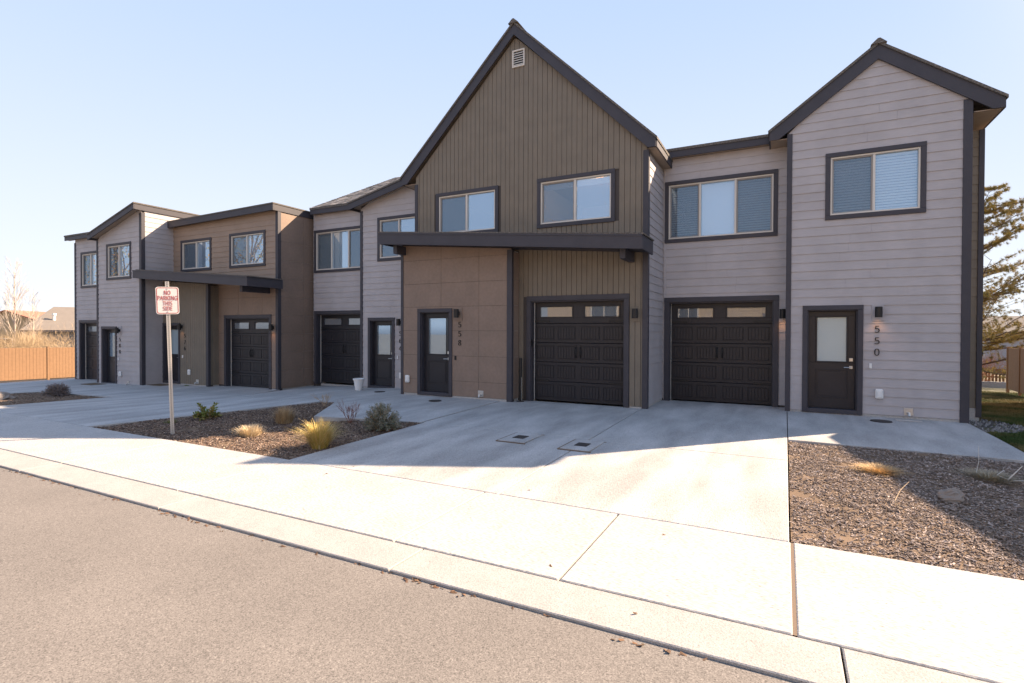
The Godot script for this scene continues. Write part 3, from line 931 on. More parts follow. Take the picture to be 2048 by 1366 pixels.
func gabled_brown_unit(at: Vector3) -> void:
	var h := thing("townhouse", "tall gabled townhouse with upright olive boards and tan door bay numbered 558", "house", at, 0.0, "townhouses in the row")
	var fw := Transform3D()
	var fx := Transform3D(Basis(), Vector3(0, 0, 0.38))
	var xl := -6.11
	var w1 := Rect2(-5.45, 4.045, 1.84, 1.14)
	var w2 := Rect2(-2.57, 4.045, 1.87, 1.155)
	var gar := Rect2(-2.83, 0.0, 2.46, 2.46)
	var door := Rect2(-5.75, 0.0, 1.06, 2.195)
	var bx0 := -6.27
	var bx1 := -3.06
	var top := [Vector2(xl, 5.68), Vector2(-3.153, 8.66), Vector2(0.0, 5.62)]
	core(h, fw, top, -0.2, [inset(w1, 0.085), inset(w2, 0.085), grow_down(inset(gar, 0.11)), Rect2(-5.9, -0.3, 2.7, 3.6)])
	core(h, fx, [Vector2(bx0, 3.86), Vector2(bx1, 3.58)], -0.2, [grow_down(inset(door, 0.09))])
	# upright boards above the canopy and round the garage
	boards(h, fw, top, 3.55, [inset(w1, 0.01), inset(w2, 0.01)], M.olive_board)
	boards(h, fw, [Vector2(bx1 + 0.02, 3.66), Vector2(0, 3.40)], 0.02, [grow_down(inset(gar, 0.01))], M.olive_board)
	panels(h, fx, [Vector2(bx0, 3.84), Vector2(bx1, 3.56)], [0.03, 0.40, 1.02, 1.64, 2.24, 2.83, 3.43, 4.0], [bx0 + 0.05, -5.03, -3.93, bx1], [grow_down(inset(door, 0.01))], M.tan_panel)
	var fr := Transform3D(ACROSS, Vector3(bx1, 0, 0.38))
	panels(h, fr, [Vector2(0.0, 3.5), Vector2(0.38, 3.5)], [0.03, 0.40, 1.02, 1.64, 2.24, 2.83, 3.5], [0.0, 0.38], [], M.tan_panel)
	var sh := MB.new()
	sh.box(Vector3(bx1 - 0.16, -0.2, 0.0), Vector3(bx1 - 0.001, 3.5, 0.219)); sh.box(Vector3(bx0 + 0.001, -0.2, -0.5), Vector3(bx0 + 0.15, 3.8, 0.219))
	sh.box(Vector3(bx0, 3.45, -0.16), Vector3(bx1 - 0.01, 3.53, 0.2))
	sh.box(Vector3(-0.16, -0.2, -9.0), Vector3(-0.001, 5.5, -0.161)); sh.box(Vector3(xl + 0.001, -0.2, -9.0), Vector3(xl + 0.16, 5.5, -0.161)); sh.box(Vector3(xl + 0.16, -0.2, -9.0), Vector3(-0.16, 5.5, -8.85))
	sh.box(Vector3(xl + 0.16, 2.72, -8.85), Vector3(-0.16, 2.95, -0.17)); sh.box(Vector3(xl + 0.16, 5.42, -8.85), Vector3(-0.16, 5.5, -0.17)); sh.box(Vector3(xl + 0.16, -0.2, -8.85), Vector3(-0.16, -0.06, -0.17))
	sh.box(Vector3(-3.05, -0.06, -8.85), Vector3(-2.95, 5.42, -0.17)); sh.box(Vector3(xl + 0.16, 2.95, -4.2), Vector3(-0.16, 5.42, -4.1))
	sh.prism(PackedVector2Array([Vector2(xl, 5.5), Vector2(-3.153, 8.5), Vector2(0, 5.5)]), -9.0, -8.85)
	put(sh, "inner_wall", M.sheathing, h)
	# a round light in the ceiling behind the second window
	var cl := MB.new()
	cl.lathe([Vector2(0.0, 5.405), Vector2(0.11, 5.405), Vector2(0.115, 5.419)], 24, Vector3(-1.45, 0, -1.3))
	put(cl, "ceiling_light", M.lamp_glow, h)
	var ol := OmniLight3D.new()
	ol.name = "ceiling_lamp_light"
	ol.light_color = Color(1.0, 0.82, 0.6)
	ol.light_energy = 0.25
	ol.light_size = 0.1
	ol.omni_range = 12
	ol.omni_attenuation = 2
	ol.shadow_enabled = true
	ol.position = Vector3(-1.45, 5.36, -1.3)
	h.add_child(ol)
	# side wall towards the next garage
	var fs := Transform3D(ACROSS, Vector3.ZERO)
	lap(h, fs, [Vector2(0.09, 5.45), Vector2(1.66, 5.45)], 0.035, [], M.grey_paint)
	bar(h, "corner_board", M.trim, Transform3D(), Vector3(-0.085, -0.05, -0.09), Vector3(0.034, 5.5, 0.036))
	bar(h, "corner_board", M.trim, fw, Vector3(xl - 0.02, 3.7, -0.09), Vector3(xl + 0.075, 5.5, 0.036))
	bar(h, "corner_board", M.trim, fx, Vector3(bx0 - 0.02, -0.05, -0.3), Vector3(bx0 + 0.06, 3.80, 0.03))
	bar(h, "corner_board", M.trim, fx, Vector3(bx1 - 0.10, -0.05, -0.06), Vector3(bx1 + 0.034, 3.54, 0.034))
	bar(h, "footing", M.concrete, fx, Vector3(bx0 + 0.07, -0.25, -0.15), Vector3(bx1 - 0.11, 0.026, 0.008))
	bar(h, "footing", M.concrete, fw, Vector3(-0.36, -0.25, -0.15), Vector3(-0.09, 0.016, 0.01))
	window(h, fw, w1, [0.5, 1.0], ["s", ""])
	window(h, fw, w2, [0.5, 1.0], ["st", "t"])
	entry_door(h, fx, door, false)
	garage_door(h, fw, gar)
	bar(h, "sensor", M.white_plastic, fw, Vector3(-2.73, 1.27, -0.05), Vector3(-2.70, 1.43, 0.0))
	wall_lamp(h, fx, Vector2(-4.50, 2.06), M.tan_panel)
	wall_lamp(h, fw, Vector2(-0.22, 2.02), M.olive_board)
	digits(h, fx, Vector2(-4.47, 1.79), "558", 0.016)
	small_fittings(h, fx, Vector2(-4.59, 0.97), Vector2(-6.06, 0.39), M.black_metal)
	hose_bib(h, fx, -3.87)
	# vent in the gable
	var v := node("gable_vent", h)
	var fm := MB.new()
	frame_ring(fm, Rect2(-3.23, 7.93, 0.33, 0.41), 0.035, 0.016, 0.05)
	put(fm, "frame", M.vinyl, v)
	bar(v, "backing", M.black_metal, Transform3D(), Vector3(-3.2, 7.96, 0.005), Vector3(-2.93, 8.31, 0.018))
	for i in 6:
		var s := MB.new()
		var y := 7.972 + i * 0.054
		s.hex([Vector3(-3.195, y + 0.032, 0.02), Vector3(-2.935, y + 0.032, 0.02), Vector3(-2.935, y + 0.038, 0.02), Vector3(-3.195, y + 0.038, 0.02), Vector3(-3.195, y, 0.046), Vector3(-2.935, y, 0.046), Vector3(-2.935, y + 0.008, 0.046), Vector3(-3.195, y + 0.008, 0.046)])
		put(s, "slat", M.vinyl, v)
	gable_roof(h, -3.153, 8.93, 3.352, 5.69, 0.12, -8.9, 0.25, 0.0)
	canopy(h, -6.55, 0.13, 4.11, 3.545, 0.98, -6.55)
	beam_end(h, -6.19, 3.80, 0.0, 0.76)
	beam_end(h, -0.32, 3.335, 0.0, 0.76)

func flat_brown_unit(at: Vector3) -> void:
	var h := thing("townhouse", "flat roofed townhouse with brown lap siding and olive door bay numbered 576", "house", at, 0.0, "townhouses in the row")
	var fw := Transform3D()
	var fx := Transform3D(Basis(), Vector3(0, 0, 0.38))
	var xl := -5.76
	var w1 := Rect2(-5.18, 4.05, 1.78, 1.15)
	var w2 := Rect2(-2.41, 4.05, 1.83, 1.18)
	var gar := Rect2(-2.70, 0.0, 2.40, 2.445)
	var door := Rect2(-5.66, 0.0, 1.05, 2.18)
	var bx0 := -5.74
	var bx1 := -3.02
	var top := [Vector2(xl, 5.74), Vector2(0.0, 5.82)]
	core(h, fw, top, -0.2, [inset(w1, 0.085), inset(w2, 0.085), grow_down(inset(gar, 0.11)), Rect2(-5.6, -0.3, 2.4, 3.4)])
	core(h, fx, [Vector2(bx0, 3.62), Vector2(bx1, 3.50)], -0.2, [grow_down(inset(door, 0.09))])
	lap(h, fw, top, 3.4, [inset(w1, 0.01), inset(w2, 0.01)], M.brown_paint)
	panels(h, fw, [Vector2(bx1, 3.64), Vector2(0, 3.40)], [0.03, 0.62, 1.22, 1.82, 2.42, 3.02, 3.62], [bx1, -1.95, -0.75, 0.0], [grow_down(inset(gar, 0.01))], M.tan_panel)
	boards(h, fx, [Vector2(bx0, 3.72), Vector2(bx1, 3.50)], 0.02, [grow_down(inset(door, 0.01))], M.olive_board)
	var fr := Transform3D(ACROSS, Vector3(bx1, 0, 0.38))
	boards(h, fr, [Vector2(0.0, 3.45), Vector2(0.38, 3.45)], 0.02, [], M.olive_board)
	var fs := Transform3D(ACROSS, Vector3.ZERO)
	panels(h, fs, [Vector2(0.09, 5.78), Vector2(1.9, 5.78)], [0.03, 0.62, 1.22, 1.82, 2.42, 3.02, 3.62, 4.22, 4.82, 5.78], [0.09, 1.0, 1.9], [], M.tan_panel)
	var sh := MB.new()
	sh.box(Vector3(bx1 - 0.16, -0.2, 0.0), Vector3(bx1 - 0.001, 3.45, 0.219)); sh.box(Vector3(bx0 + 0.001, -0.2, -0.5), Vector3(bx0 + 0.15, 3.6, 0.219))
	sh.box(Vector3(bx0, 3.35, -0.16), Vector3(bx1 - 0.01, 3.42, 0.2))
	sh.box(Vector3(-0.16, -0.2, -9.0), Vector3(-0.001, 5.6, -0.161)); sh.box(Vector3(xl + 0.001, -0.2, -9.0), Vector3(xl + 0.16, 5.6, -0.161)); sh.box(Vector3(xl + 0.16, -0.2, -9.0), Vector3(-0.16, 5.6, -8.85))
	sh.box(Vector3(xl + 0.16, 2.72, -8.85), Vector3(-0.16, 2.95, -0.17)); sh.box(Vector3(xl + 0.16, 5.42, -8.85), Vector3(-0.16, 5.5, -0.17)); sh.box(Vector3(xl + 0.16, -0.2, -8.85), Vector3(-0.16, -0.06, -0.17))
	sh.box(Vector3(-2.95, -0.06, -8.85), Vector3(-2.85, 5.42, -0.17)); sh.box(Vector3(xl + 0.16, 2.95, -4.2), Vector3(-0.16, 5.42, -4.1))
	put(sh, "inner_wall", M.sheathing, h)
	bar(h, "corner_board", M.trim, Transform3D(), Vector3(-0.085, -0.05, -0.09), Vector3(0.034, 5.78, 0.036))
	bar(h, "corner_board", M.trim, fx, Vector3(bx1 - 0.09, -0.05, -0.06), Vector3(bx1 + 0.034, 3.48, 0.034))
	bar(h, "footing", M.concrete, fw, Vector3(-0.30, -0.25, -0.15), Vector3(-0.09, 0.02, 0.01))
	bar(h, "footing", M.concrete, fx, Vector3(bx0 + 0.02, -0.25, -0.15), Vector3(bx1 - 0.1, 0.016, 0.01))
	window(h, fw, w1, [0.5, 1.0], ["s", ""])
	window(h, fw, w2, [0.48, 1.0], ["s", ""])
	entry_door(h, fx, door, true)
	garage_door(h, fw, gar)
	wall_lamp(h, fx, Vector2(-4.47, 2.04), M.olive_board, true)
	wall_lamp(h, fw, Vector2(-0.19, 2.02), M.tan_panel, true)
	digits(h, fx, Vector2(-4.32, 1.72), "576", 0.018)
	small_fittings(h, fx, Vector2(-4.45, 0.98), Vector2(-4.05, 0.44), M.white_plastic)
	hose_bib(h, fx, -3.62)
	# low roof with a deep fascia
	var x0 := -5.64
	var x1 := 0.045
	raked(h, "roof_slope", M.roof_shingle, x0, 5.925, x1 + 0.015, 6.017, 0.04, -8.9, 0.245)
	raked(h, "roof_deck", M.soffit, x0 + 0.03, 5.87, x1 - 0.05, 5.96, 0.12, -8.9, 0.19)
	raked(h, "front_fascia", M.trim, x0, 5.885, x1, 5.977, 0.20, 0.195, 0.23)
	var sf := MB.new()
	sf.cbox(Vector3(x1 - 0.04, 5.775, -8.9), Vector3(x1 - 0.001, 5.972, 0.193))
	put(sf, "side_fascia", M.trim, h)
	var pv := MB.new()
	pv.lathe([Vector2(0.07, 5.85), Vector2(0.07, 6.12), Vector2(0.10, 6.13), Vector2(0.10, 6.24), Vector2(0.0, 6.25)], 14, Vector3(-2.55, 0, -1.2))
	put(pv, "vent_pipe", M.black_metal, h)
	canopy(h, -5.9, 0.22, 4.04, 3.545, 1.28, -5.69)
	beam_end(h, -0.42, 3.34, 0.0, 1.02)

# ------------------------------------------------------------------ planting
func blade(mb: MB, base: Vector3, dir: Vector3, up: float, out: float, w: float, c0: Color, c1: Color, seg := 4) -> void:
	var side := dir.cross(Vector3.UP).normalized() * w
	var prev := base
	for i in seg:
		var t0 := float(i) / seg
		var t1 := float(i + 1) / seg
		var p := base + Vector3.UP * up * (t1 - 0.35 * t1 * t1) + dir * out * (0.45 * t1 + 0.55 * t1 * t1)
		mb.col = c0.lerp(c1, t0)
		var a := side * (1.0 - t0 * 0.9); var b := side * (1.0 - t1 * 0.9)
		mb.quad(prev - a, prev + a, p + b, p - b)
		prev = p

func grass_clump(called: String, label: String, at: Vector3, n: int, radius: float, tall: float, spread: float, tones: Array, w := 0.0035) -> void:
	var mb := MB.new()
	mb.coloured = true
	for i in n:
		var an := rng.randf() * TAU
		var d := Vector3(cos(an), 0, sin(an))
		var r := sqrt(rng.randf())
		var c0: Color = tones[rng.randi() % tones.size()]
		var c1: Color = tones[rng.randi() % tones.size()]
		var lean := rng.randf_range(0.15, 1.0)
		blade(mb, d * radius * r + Vector3(0, -0.02, 0), (d + Vector3(rng.randf_range(-0.4, 0.4), 0, rng.randf_range(-0.4, 0.4))).normalized(), tall * rng.randf_range(0.55, 1.25) * (1.15 - 0.5 * lean * r), spread * lean * rng.randf_range(0.5, 1.2), w * rng.randf_range(0.7, 1.4), c0, c1)
	one(mb, called, M.straw, label, "grass", at)

func twigs(mb: MB, p: Vector3, d: Vector3, l: float, r: float, depth: int, spread: float, lift := 0.15, sides := 4) -> void:
	var q := p + d * l * 0.5 + Vector3(rng.randf_range(-1, 1), rng.randf_range(-1, 1), rng.randf_range(-1, 1)) * l * 0.06
	var e := p + d * l
	mb.tube([p, q, e], [r, r * 0.85, r * 0.68], sides, false)
	if depth <= 0: return
	var n := 2 + (1 if rng.randf() < 0.6 else 0)
	for i in n:
		var nd := (d + Vector3(rng.randf_range(-1, 1), rng.randf_range(-1, 1) + lift, rng.randf_range(-1, 1)) * spread).normalized()
		twigs(mb, e if i else q.lerp(e, 0.6), nd, l * rng.randf_range(0.62, 0.88), r * 0.64, depth - 1, spread, lift, sides)

func leaf(mb: MB, p: Vector3, d: Vector3, l: float, w: float) -> void:
	var s := d.cross(Vector3(rng.randf_range(-1, 1), 1, rng.randf_range(-1, 1))).normalized() * w
	var m := p + d * l * 0.5 + d.cross(s).normalized() * l * 0.06
	mb.tri(p, m + s, m - s)
	mb.tri(m + s, p + d * l, m - s)

func rand_dir() -> Vector3:
	var z := rng.randf_range(-1, 1)
	var a := rng.randf() * TAU
	var k := sqrt(1 - z * z)
	return Vector3(cos(a) * k, z, sin(a) * k)

func leafy_shrub(called: String, label: String, at: Vector3, size: Vector3, n: int, l: float, w: float, tones: Array, stem_mat: Material, sprigs := 26) -> void:
	var t := thing(called, label, "shrub", at)
	var st := MB.new()
	var lv := MB.new()
	lv.coloured = true
	for i in sprigs:
		var d := rand_dir()
		d.y = absf(d.y) * 1.1 + 0.12
		var e := Vector3(d.x * size.x, d.y * size.y, d.z * size.z) * rng.randf_range(0.75, 1.0)
		var mid := e * 0.5 + Vector3(0, size.y * 0.08, 0)
		st.tube([Vector3(d.x * 0.03, -0.02, d.z * 0.03), mid, e], [0.006, 0.004, 0.002], 4, false)
		for k in n / sprigs:
			var f := rng.randf_range(0.25, 1.0)
			var p := (mid * (f * 2.0) if f < 0.5 else mid.lerp(e, f * 2.0 - 1.0))
			lv.col = (tones[rng.randi() % tones.size()] as Color) * rng.randf_range(0.75, 1.2)
			leaf(lv, p + rand_dir() * 0.012, (rand_dir() + e.normalized() * 0.9).normalized(), l * rng.randf_range(0.7, 1.2), w)
	put(st, "stems", stem_mat, t)
	put(lv, "leaves", M.leafy, t)

func bare_shrub(called: String, label: String, at: Vector3, m: Material, stems: int, l: float, depth: int, r: float, spread := 0.55, group := "") -> void:
	var mb := MB.new()
	for i in stems:
		var an := TAU * i / stems + rng.randf()
		var d := Vector3(cos(an) * rng.randf_range(0.15, 0.75), 1.0, sin(an) * rng.randf_range(0.15, 0.75)).normalized()
		twigs(mb, Vector3(cos(an), -0.3, sin(an)) * 0.06 * l, d, l * rng.randf_range(0.7, 1.1), r, depth, spread, 0.2, 3)
	one(mb, called, m, label, "shrub", at, 0.0, group)

func mulch(called: String, label: String, poly: PackedVector2Array, count: int, tones: Array) -> void:
	var lo := Vector2(INF, INF)
	var hi := -lo
	for p in poly:
		lo = lo.min(p); hi = hi.max(p)
	var mb := MB.new()
	mb.cbox(Vector3(-0.0135, -0.0025, -0.005), Vector3(0.0135, 0.0025, 0.005), 0.0015)
	var mm := MultiMesh.new()
	mm.transform_format = MultiMesh.TRANSFORM_3D
	mm.use_colors = true
	mm.mesh = mb.mesh()
	mm.instance_count = count
	for i in count:
		var p := Vector2.ZERO
		while true:
			p = Vector2(rng.randf_range(lo.x, hi.x), rng.randf_range(lo.y, hi.y))
			if Geometry2D.is_point_in_polygon(p, poly) and bumps.get_noise_2d(p.x * 130 + 500, p.y * 130) + 0.25 * (p.x - lo.x) / (hi.x - lo.x) > -0.12 - 0.35 * rng.randf(): break
		var b := Basis.from_euler(Vector3(rng.randf_range(-0.5, 0.5), rng.randf() * TAU, rng.randf_range(-0.5, 0.5))).scaled(Vector3.ONE * lerpf(0.35, 1.5, pow(rng.randf(), 1.6)))
		mm.set_instance_transform(i, Transform3D(b, ground_at(p.x, p.y, bed_up(p.x, p.y) + rng.randf_range(0.0, 0.012))))
		var c: Color = tones[rng.randi() % tones.size()]
		mm.set_instance_color(i, c * rng.randf_range(0.6, 1.3))
	var o := MultiMeshInstance3D.new()
	o.name = numbered(called)
	o.multimesh = mm
	o.material_override = M.chip
	add_child(o)
	tag(o, label, "mulch")
	o.set_meta("kind", "stuff")

var bumps := FastNoiseLite.new()
func bed_up(x: float, z: float) -> float:
	return -0.028 - 0.075 * exp(-2.0 * Vector2(x + 8.3, (z + 7.7) * 0.8).length_squared()) + 0.03 * bumps.get_noise_2d(x * 90, z * 90) + 0.012 * bumps.get_noise_2d(x * 400, z * 400)

func bed(called: String, poly: PackedVector2Array) -> void:
	var mb := MB.new()
	var lo := Vector2(INF, INF)
	var hi := -lo
	for p in poly:
		lo = lo.min(p); hi = hi.max(p)
	var s := 0.12
	var x := lo.x
	while x < hi.x:
		var z := lo.y
		while z < hi.y:
			var cell := PackedVector2Array([Vector2(x, z), Vector2(x + s, z), Vector2(x + s, z + s), Vector2(x, z + s)])
			for q in Geometry2D.intersect_polygons(cell, poly):
				var t := Geometry2D.triangulate_polygon(q)
				for i in range(0, t.size(), 3):
					var pp := []
					for j in 3:
						var w: Vector2 = q[t[i + j]]
						pp.append(ground_at(w.x, w.y, bed_up(w.x, w.y)))
					if (pp[1] - pp[0]).cross(pp[2] - pp[0]).y > 0: mb.tri(pp[0], pp[1], pp[2])
					else: mb.tri(pp[0], pp[2], pp[1])
			z += s
		x += s
	structure(mb, called, M.bed_soil)

func rock(called: String, label: String, at: Vector3, s: Vector3, sd: int, turn := 0.0) -> void:
	var f := FastNoiseLite.new()
	f.seed = sd
	f.frequency = 0.6
	var mb := MB.new()
	var n := 16
	var pt := func(i: int, j: int) -> Vector3:
		var th := PI * j / n; var ph := TAU * i / n
		var d := Vector3(sin(th) * cos(ph), cos(th), sin(th) * sin(ph))
		var k: float = 1.0 + 0.45 * f.get_noise_3d(d.x * 1.4, d.y * 1.4, d.z * 1.4) + 0.12 * f.get_noise_3d(d.x * 5, d.y * 5, d.z * 5)
		return Vector3(d.x * s.x, d.y * s.y, d.z * s.z) * k
	for j in n:
		for i in n:
			mb.quad(pt.call(i + 1, j + 1), pt.call(i, j + 1), pt.call(i, j), pt.call(i + 1, j))
	one(mb, called, M.rock, label, "rock", at, turn)

func fence(called: String, label: String, a: Vector3, b: Vector3, tall: float, m: Material, w: float, gap := 0.004, post_every := 2.4, face := 1.0) -> void:
	var d := b - a
	var l := Vector2(d.x, d.z).length()
	var t := thing(called, label, "fence", a, atan2(-d.z, d.x))
	var n := int(l / w)
	for i in n:
		var x := i * w
		var mb := MB.new()
		var y := d.y * x / l
		mb.cbox(Vector3(gap / 2, 0.03, 0.0), Vector3(w - gap / 2, tall + rng.randf_range(-0.008, 0.008), 0.018), 0.003)
		put(mb, "picket", m, t, Transform3D(Basis(), Vector3(x, y, rng.randf_range(0, 0.004))))
	for y in [0.3, tall - 0.3]:
		var r := MB.new()
		r.hex([Vector3(0, y, -0.04 if face > 0 else 0.022), Vector3(l, y + d.y, -0.04 if face > 0 else 0.022), Vector3(l, y + d.y + 0.09, -0.04 if face > 0 else 0.022), Vector3(0, y + 0.09, -0.04 if face > 0 else 0.022), Vector3(0, y, -0.002 if face > 0 else 0.06), Vector3(l, y + d.y, -0.002 if face > 0 else 0.06), Vector3(l, y + d.y + 0.09, -0.002 if face > 0 else 0.06), Vector3(0, y + 0.09, -0.002 if face > 0 else 0.06)])
		put(r, "rail", m, t)
	for i in int(l / post_every) + 1:
		var x := minf(i * post_every, l - 0.05)
		bar(t, "post", m, Transform3D(), Vector3(x - 0.05, -0.1 + d.y * x / l, -0.03), Vector3(x + 0.05, tall + 0.05 + d.y * x / l, 0.05))

func conifer(at: Vector3, tall: float, label: String, spread: float, count: int) -> void:
	var t := thing("pine_tree", label, "tree", at)
	var tr := MB.new()
	tr.tube([Vector3(0, -0.2, 0), Vector3(0.1, tall * 0.35, 0.05), Vector3(-0.05, tall * 0.7, 0), Vector3(0.05, tall * 0.97, 0.05)], [0.24, 0.19, 0.11, 0.03], 9)
	put(tr, "trunk", M.bark, t)
	var br := MB.new()
	var nm := MB.new()
	nm.coloured = true
	for k in 26:   # one tuft of needles
		var d := (rand_dir() + Vector3(0, 0.35, 0.8)).normalized()
		nm.col = Color(0.9, 0.9, 0.9).lerp(Color(1.2, 1.1, 0.8), rng.randf())
		var s := d.cross(rand_dir()).normalized() * 0.008
		nm.tri(-s, s, d * rng.randf_range(0.13, 0.22))
	var places := []
	for i in count:
		var f := rng.randf_range(0.06, 0.98)
		var an := rng.randf() * TAU
		var reach := spread * (1.05 - f * 0.75) * rng.randf_range(0.7, 1.1)
		var p0 := Vector3(0.03, tall * f, 0.03)
		var d := Vector3(cos(an), rng.randf_range(0.05, 0.5), sin(an))
		var pts := [p0]
		var p := p0
		for s in 5:
			d = (d + Vector3(rng.randf_range(-0.2, 0.2), rng.randf_range(-0.12, 0.18), rng.randf_range(-0.2, 0.2))).normalized()
			p += d * reach / 5.0
			pts.append(p)
		br.tube(pts, [0.05, 0.04, 0.032, 0.024, 0.016, 0.008], 5, false)
		for s in range(1, 6):
			for q in 8:
				var sd := (d.cross(Vector3.UP) * (1 if q % 2 else -1) + d * 0.7 + Vector3(0, rng.randf_range(-0.15, 0.4), 0)).normalized()
				var l := reach * rng.randf_range(0.10, 0.24)
				var b0: Vector3 = (pts[s - 1] as Vector3).lerp(pts[s], rng.randf())
				var e := b0 + sd * l
				br.tube([b0, e], [0.012, 0.004], 3, false)
				for w in 6:
					var c := b0.lerp(e, rng.randf_range(0.35, 1.05)) + rand_dir() * 0.05
					places.append([c, sd])
	put(br, "limbs", M.bark, t)
	var mm := MultiMesh.new()
	mm.transform_format = MultiMesh.TRANSFORM_3D
	mm.use_colors = true
	mm.mesh = nm.mesh()
	mm.instance_count = places.size()
	for i in places.size():
		var zd: Vector3 = (places[i][1] as Vector3 + rand_dir() * 0.5).normalized()
		var xd := zd.cross(Vector3.UP).normalized()
		var b := Basis(xd, zd.cross(xd), zd).scaled(Vector3.ONE * rng.randf_range(0.5, 0.95))
		mm.set_instance_transform(i, Transform3D(b, places[i][0]))
		mm.set_instance_color(i, Color(0.22, 0.20, 0.075).lerp(Color(0.46, 0.33, 0.13), rng.randf()) * rng.randf_range(0.7, 1.2))
	var o := MultiMeshInstance3D.new()
	o.name = "crown"
	o.multimesh = mm
	o.material_override = M.needle
	o.set_meta("kind", "stuff")
	t.add_child(o)

func leafy_tree(label: String, at: Vector3, tall: float, r: float, tones: Array) -> void:
	var t := thing("tree", label, "tree", at)
	var tr := MB.new()
	twigs(tr, Vector3(0, -0.2, 0), Vector3.UP, tall * 0.36, 0.2, 4, 0.55, 0.3, 6)
	put(tr, "trunk", M.bark, t)
	var lv := MB.new()
	lv.coloured = true
	for i in 5200:
		var p := Vector3(0, tall * 0.66, 0) + rand_dir() * Vector3(r, tall * 0.36, r) * pow(rng.randf(), 0.4)
		if bumps.get_noise_3dv(p * 70.0 + at * 11.0) < -0.05: continue
		lv.col = (tones[rng.randi() % tones.size()] as Color) * rng.randf_range(0.7, 1.2)
		leaf(lv, p, rand_dir(), 0.17, 0.06)
	put(lv, "crown", M.autumn, t)

func bare_tree(label: String, at: Vector3, tall: float, r: float, group := "") -> void:
	var t := thing("bare_tree", label, "tree", at, 0.0, group)
	var tr := MB.new()
	tr.tube([Vector3(0, -0.2, 0), Vector3(0.1, tall * 0.5, 0), Vector3(0, tall, 0)], [r, r * 0.6, r * 0.12], 7)
	put(tr, "trunk", M.pale_bark, t)
	var br := MB.new()
	for i in 46:
		var f := rng.randf_range(0.2, 0.98)
		var an := rng.randf() * TAU
		var d := Vector3(cos(an) * 0.45, 1.0, sin(an) * 0.45).normalized()
		twigs(br, Vector3(0.1 * (1 - absf(2 * f - 1)), tall * f, 0), d, tall * 0.13 * (1.2 - f * 0.6), r * 0.16, 2, 0.35, 0.4, 3)
	put(br, "crown", M.pale_bark, t)

# a plain house some way off: walls, roof, and the windows given as (x, y, w, h) on the face towards +z
func far_house(label: String, at: Vector3, turn: float, w: float, dep: float, eave: float, ridge: float, wm: Material, rm: Material, wins: Array, hip := true, hip_in := -1.0) -> Node3D:
	var t := thing("house", label, "house", at, turn)
	var wl := MB.new()
	wl.box(Vector3(-w / 2, -2.0, -dep), Vector3(w / 2, eave, -0.02))
	if not hip: wl.prism(PackedVector2Array([Vector2(-w / 2, eave), Vector2(0, ridge - 0.1), Vector2(w / 2, eave)]), -dep, -0.02)
	put(wl, "wall", wm, t)
	var y := 0.0
	var sd := MB.new()
	while y < eave - 0.05:
		var y1 := minf(y + 0.2, eave)
		sd.hex([Vector3(-w / 2, y, -0.02), Vector3(w / 2, y, -0.02), Vector3(w / 2, y1, -0.02), Vector3(-w / 2, y1, -0.02), Vector3(-w / 2, y, 0.02), Vector3(w / 2, y, 0.02), Vector3(w / 2, y1, 0.0), Vector3(-w / 2, y1, 0.0)])
		y = y1
	var so := put(sd, "siding", wm, t)
	so.set_meta("kind", "stuff")
	var o := 0.45
	var rf := MB.new()
	if hip:
		var k := dep / 2 + o if hip_in < 0.0 else hip_in
		var a := Vector3(-w / 2 - o, eave - 0.1, o); var b := Vector3(w / 2 + o, eave - 0.1, o)
		var c := Vector3(w / 2 + o, eave - 0.1, -dep - o); var d := Vector3(-w / 2 - o, eave - 0.1, -dep - o)
		var e := Vector3(-w / 2 - o + k, ridge, -dep / 2); var f := Vector3(w / 2 + o - k, ridge, -dep / 2)
		rf.quad(a, b, f, e); rf.quad(c, d, e, f); rf.tri(b, c, f); rf.tri(d, a, e); rf.quad(d, c, b, a)
		var fb := MB.new()
		fb.box(Vector3(-w / 2 - o, eave - 0.28, o - 0.03), Vector3(w / 2 + o, eave - 0.1, o))
		put(fb, "fascia", M.trim, t)
	else:
		for s in [-1.0, 1.0]:
			rf.prism(PackedVector2Array([Vector2(0, ridge + 0.12), Vector2(s * (w / 2 + o), eave + 0.12 - o * (ridge - eave) / (w / 2)), Vector2(s * (w / 2 + o), eave - o * (ridge - eave) / (w / 2)), Vector2(0, ridge)]), -dep - o, o)
	put(rf, "roof", rm, t)
	for q in wins:
		var wn := node("window", t, Transform3D(Basis(), Vector3(q[0], q[1], 0.02)))
		var fm := MB.new()
		frame_ring(fm, Rect2(-0.09, -0.09, q[2] + 0.18, q[3] + 0.18), 0.09, -0.01, 0.05)
		put(fm, "frame", M.vinyl, wn)
		bar(wn, "pane", M.dark_pane, Transform3D(), Vector3(0, 0, -0.02), Vector3(q[2], q[3], 0.012))
		bar(wn, "mullion", M.vinyl, Transform3D(), Vector3(q[2] / 2 - 0.03, 0, 0.012), Vector3(q[2] / 2 + 0.03, q[3], 0.03))
	return t

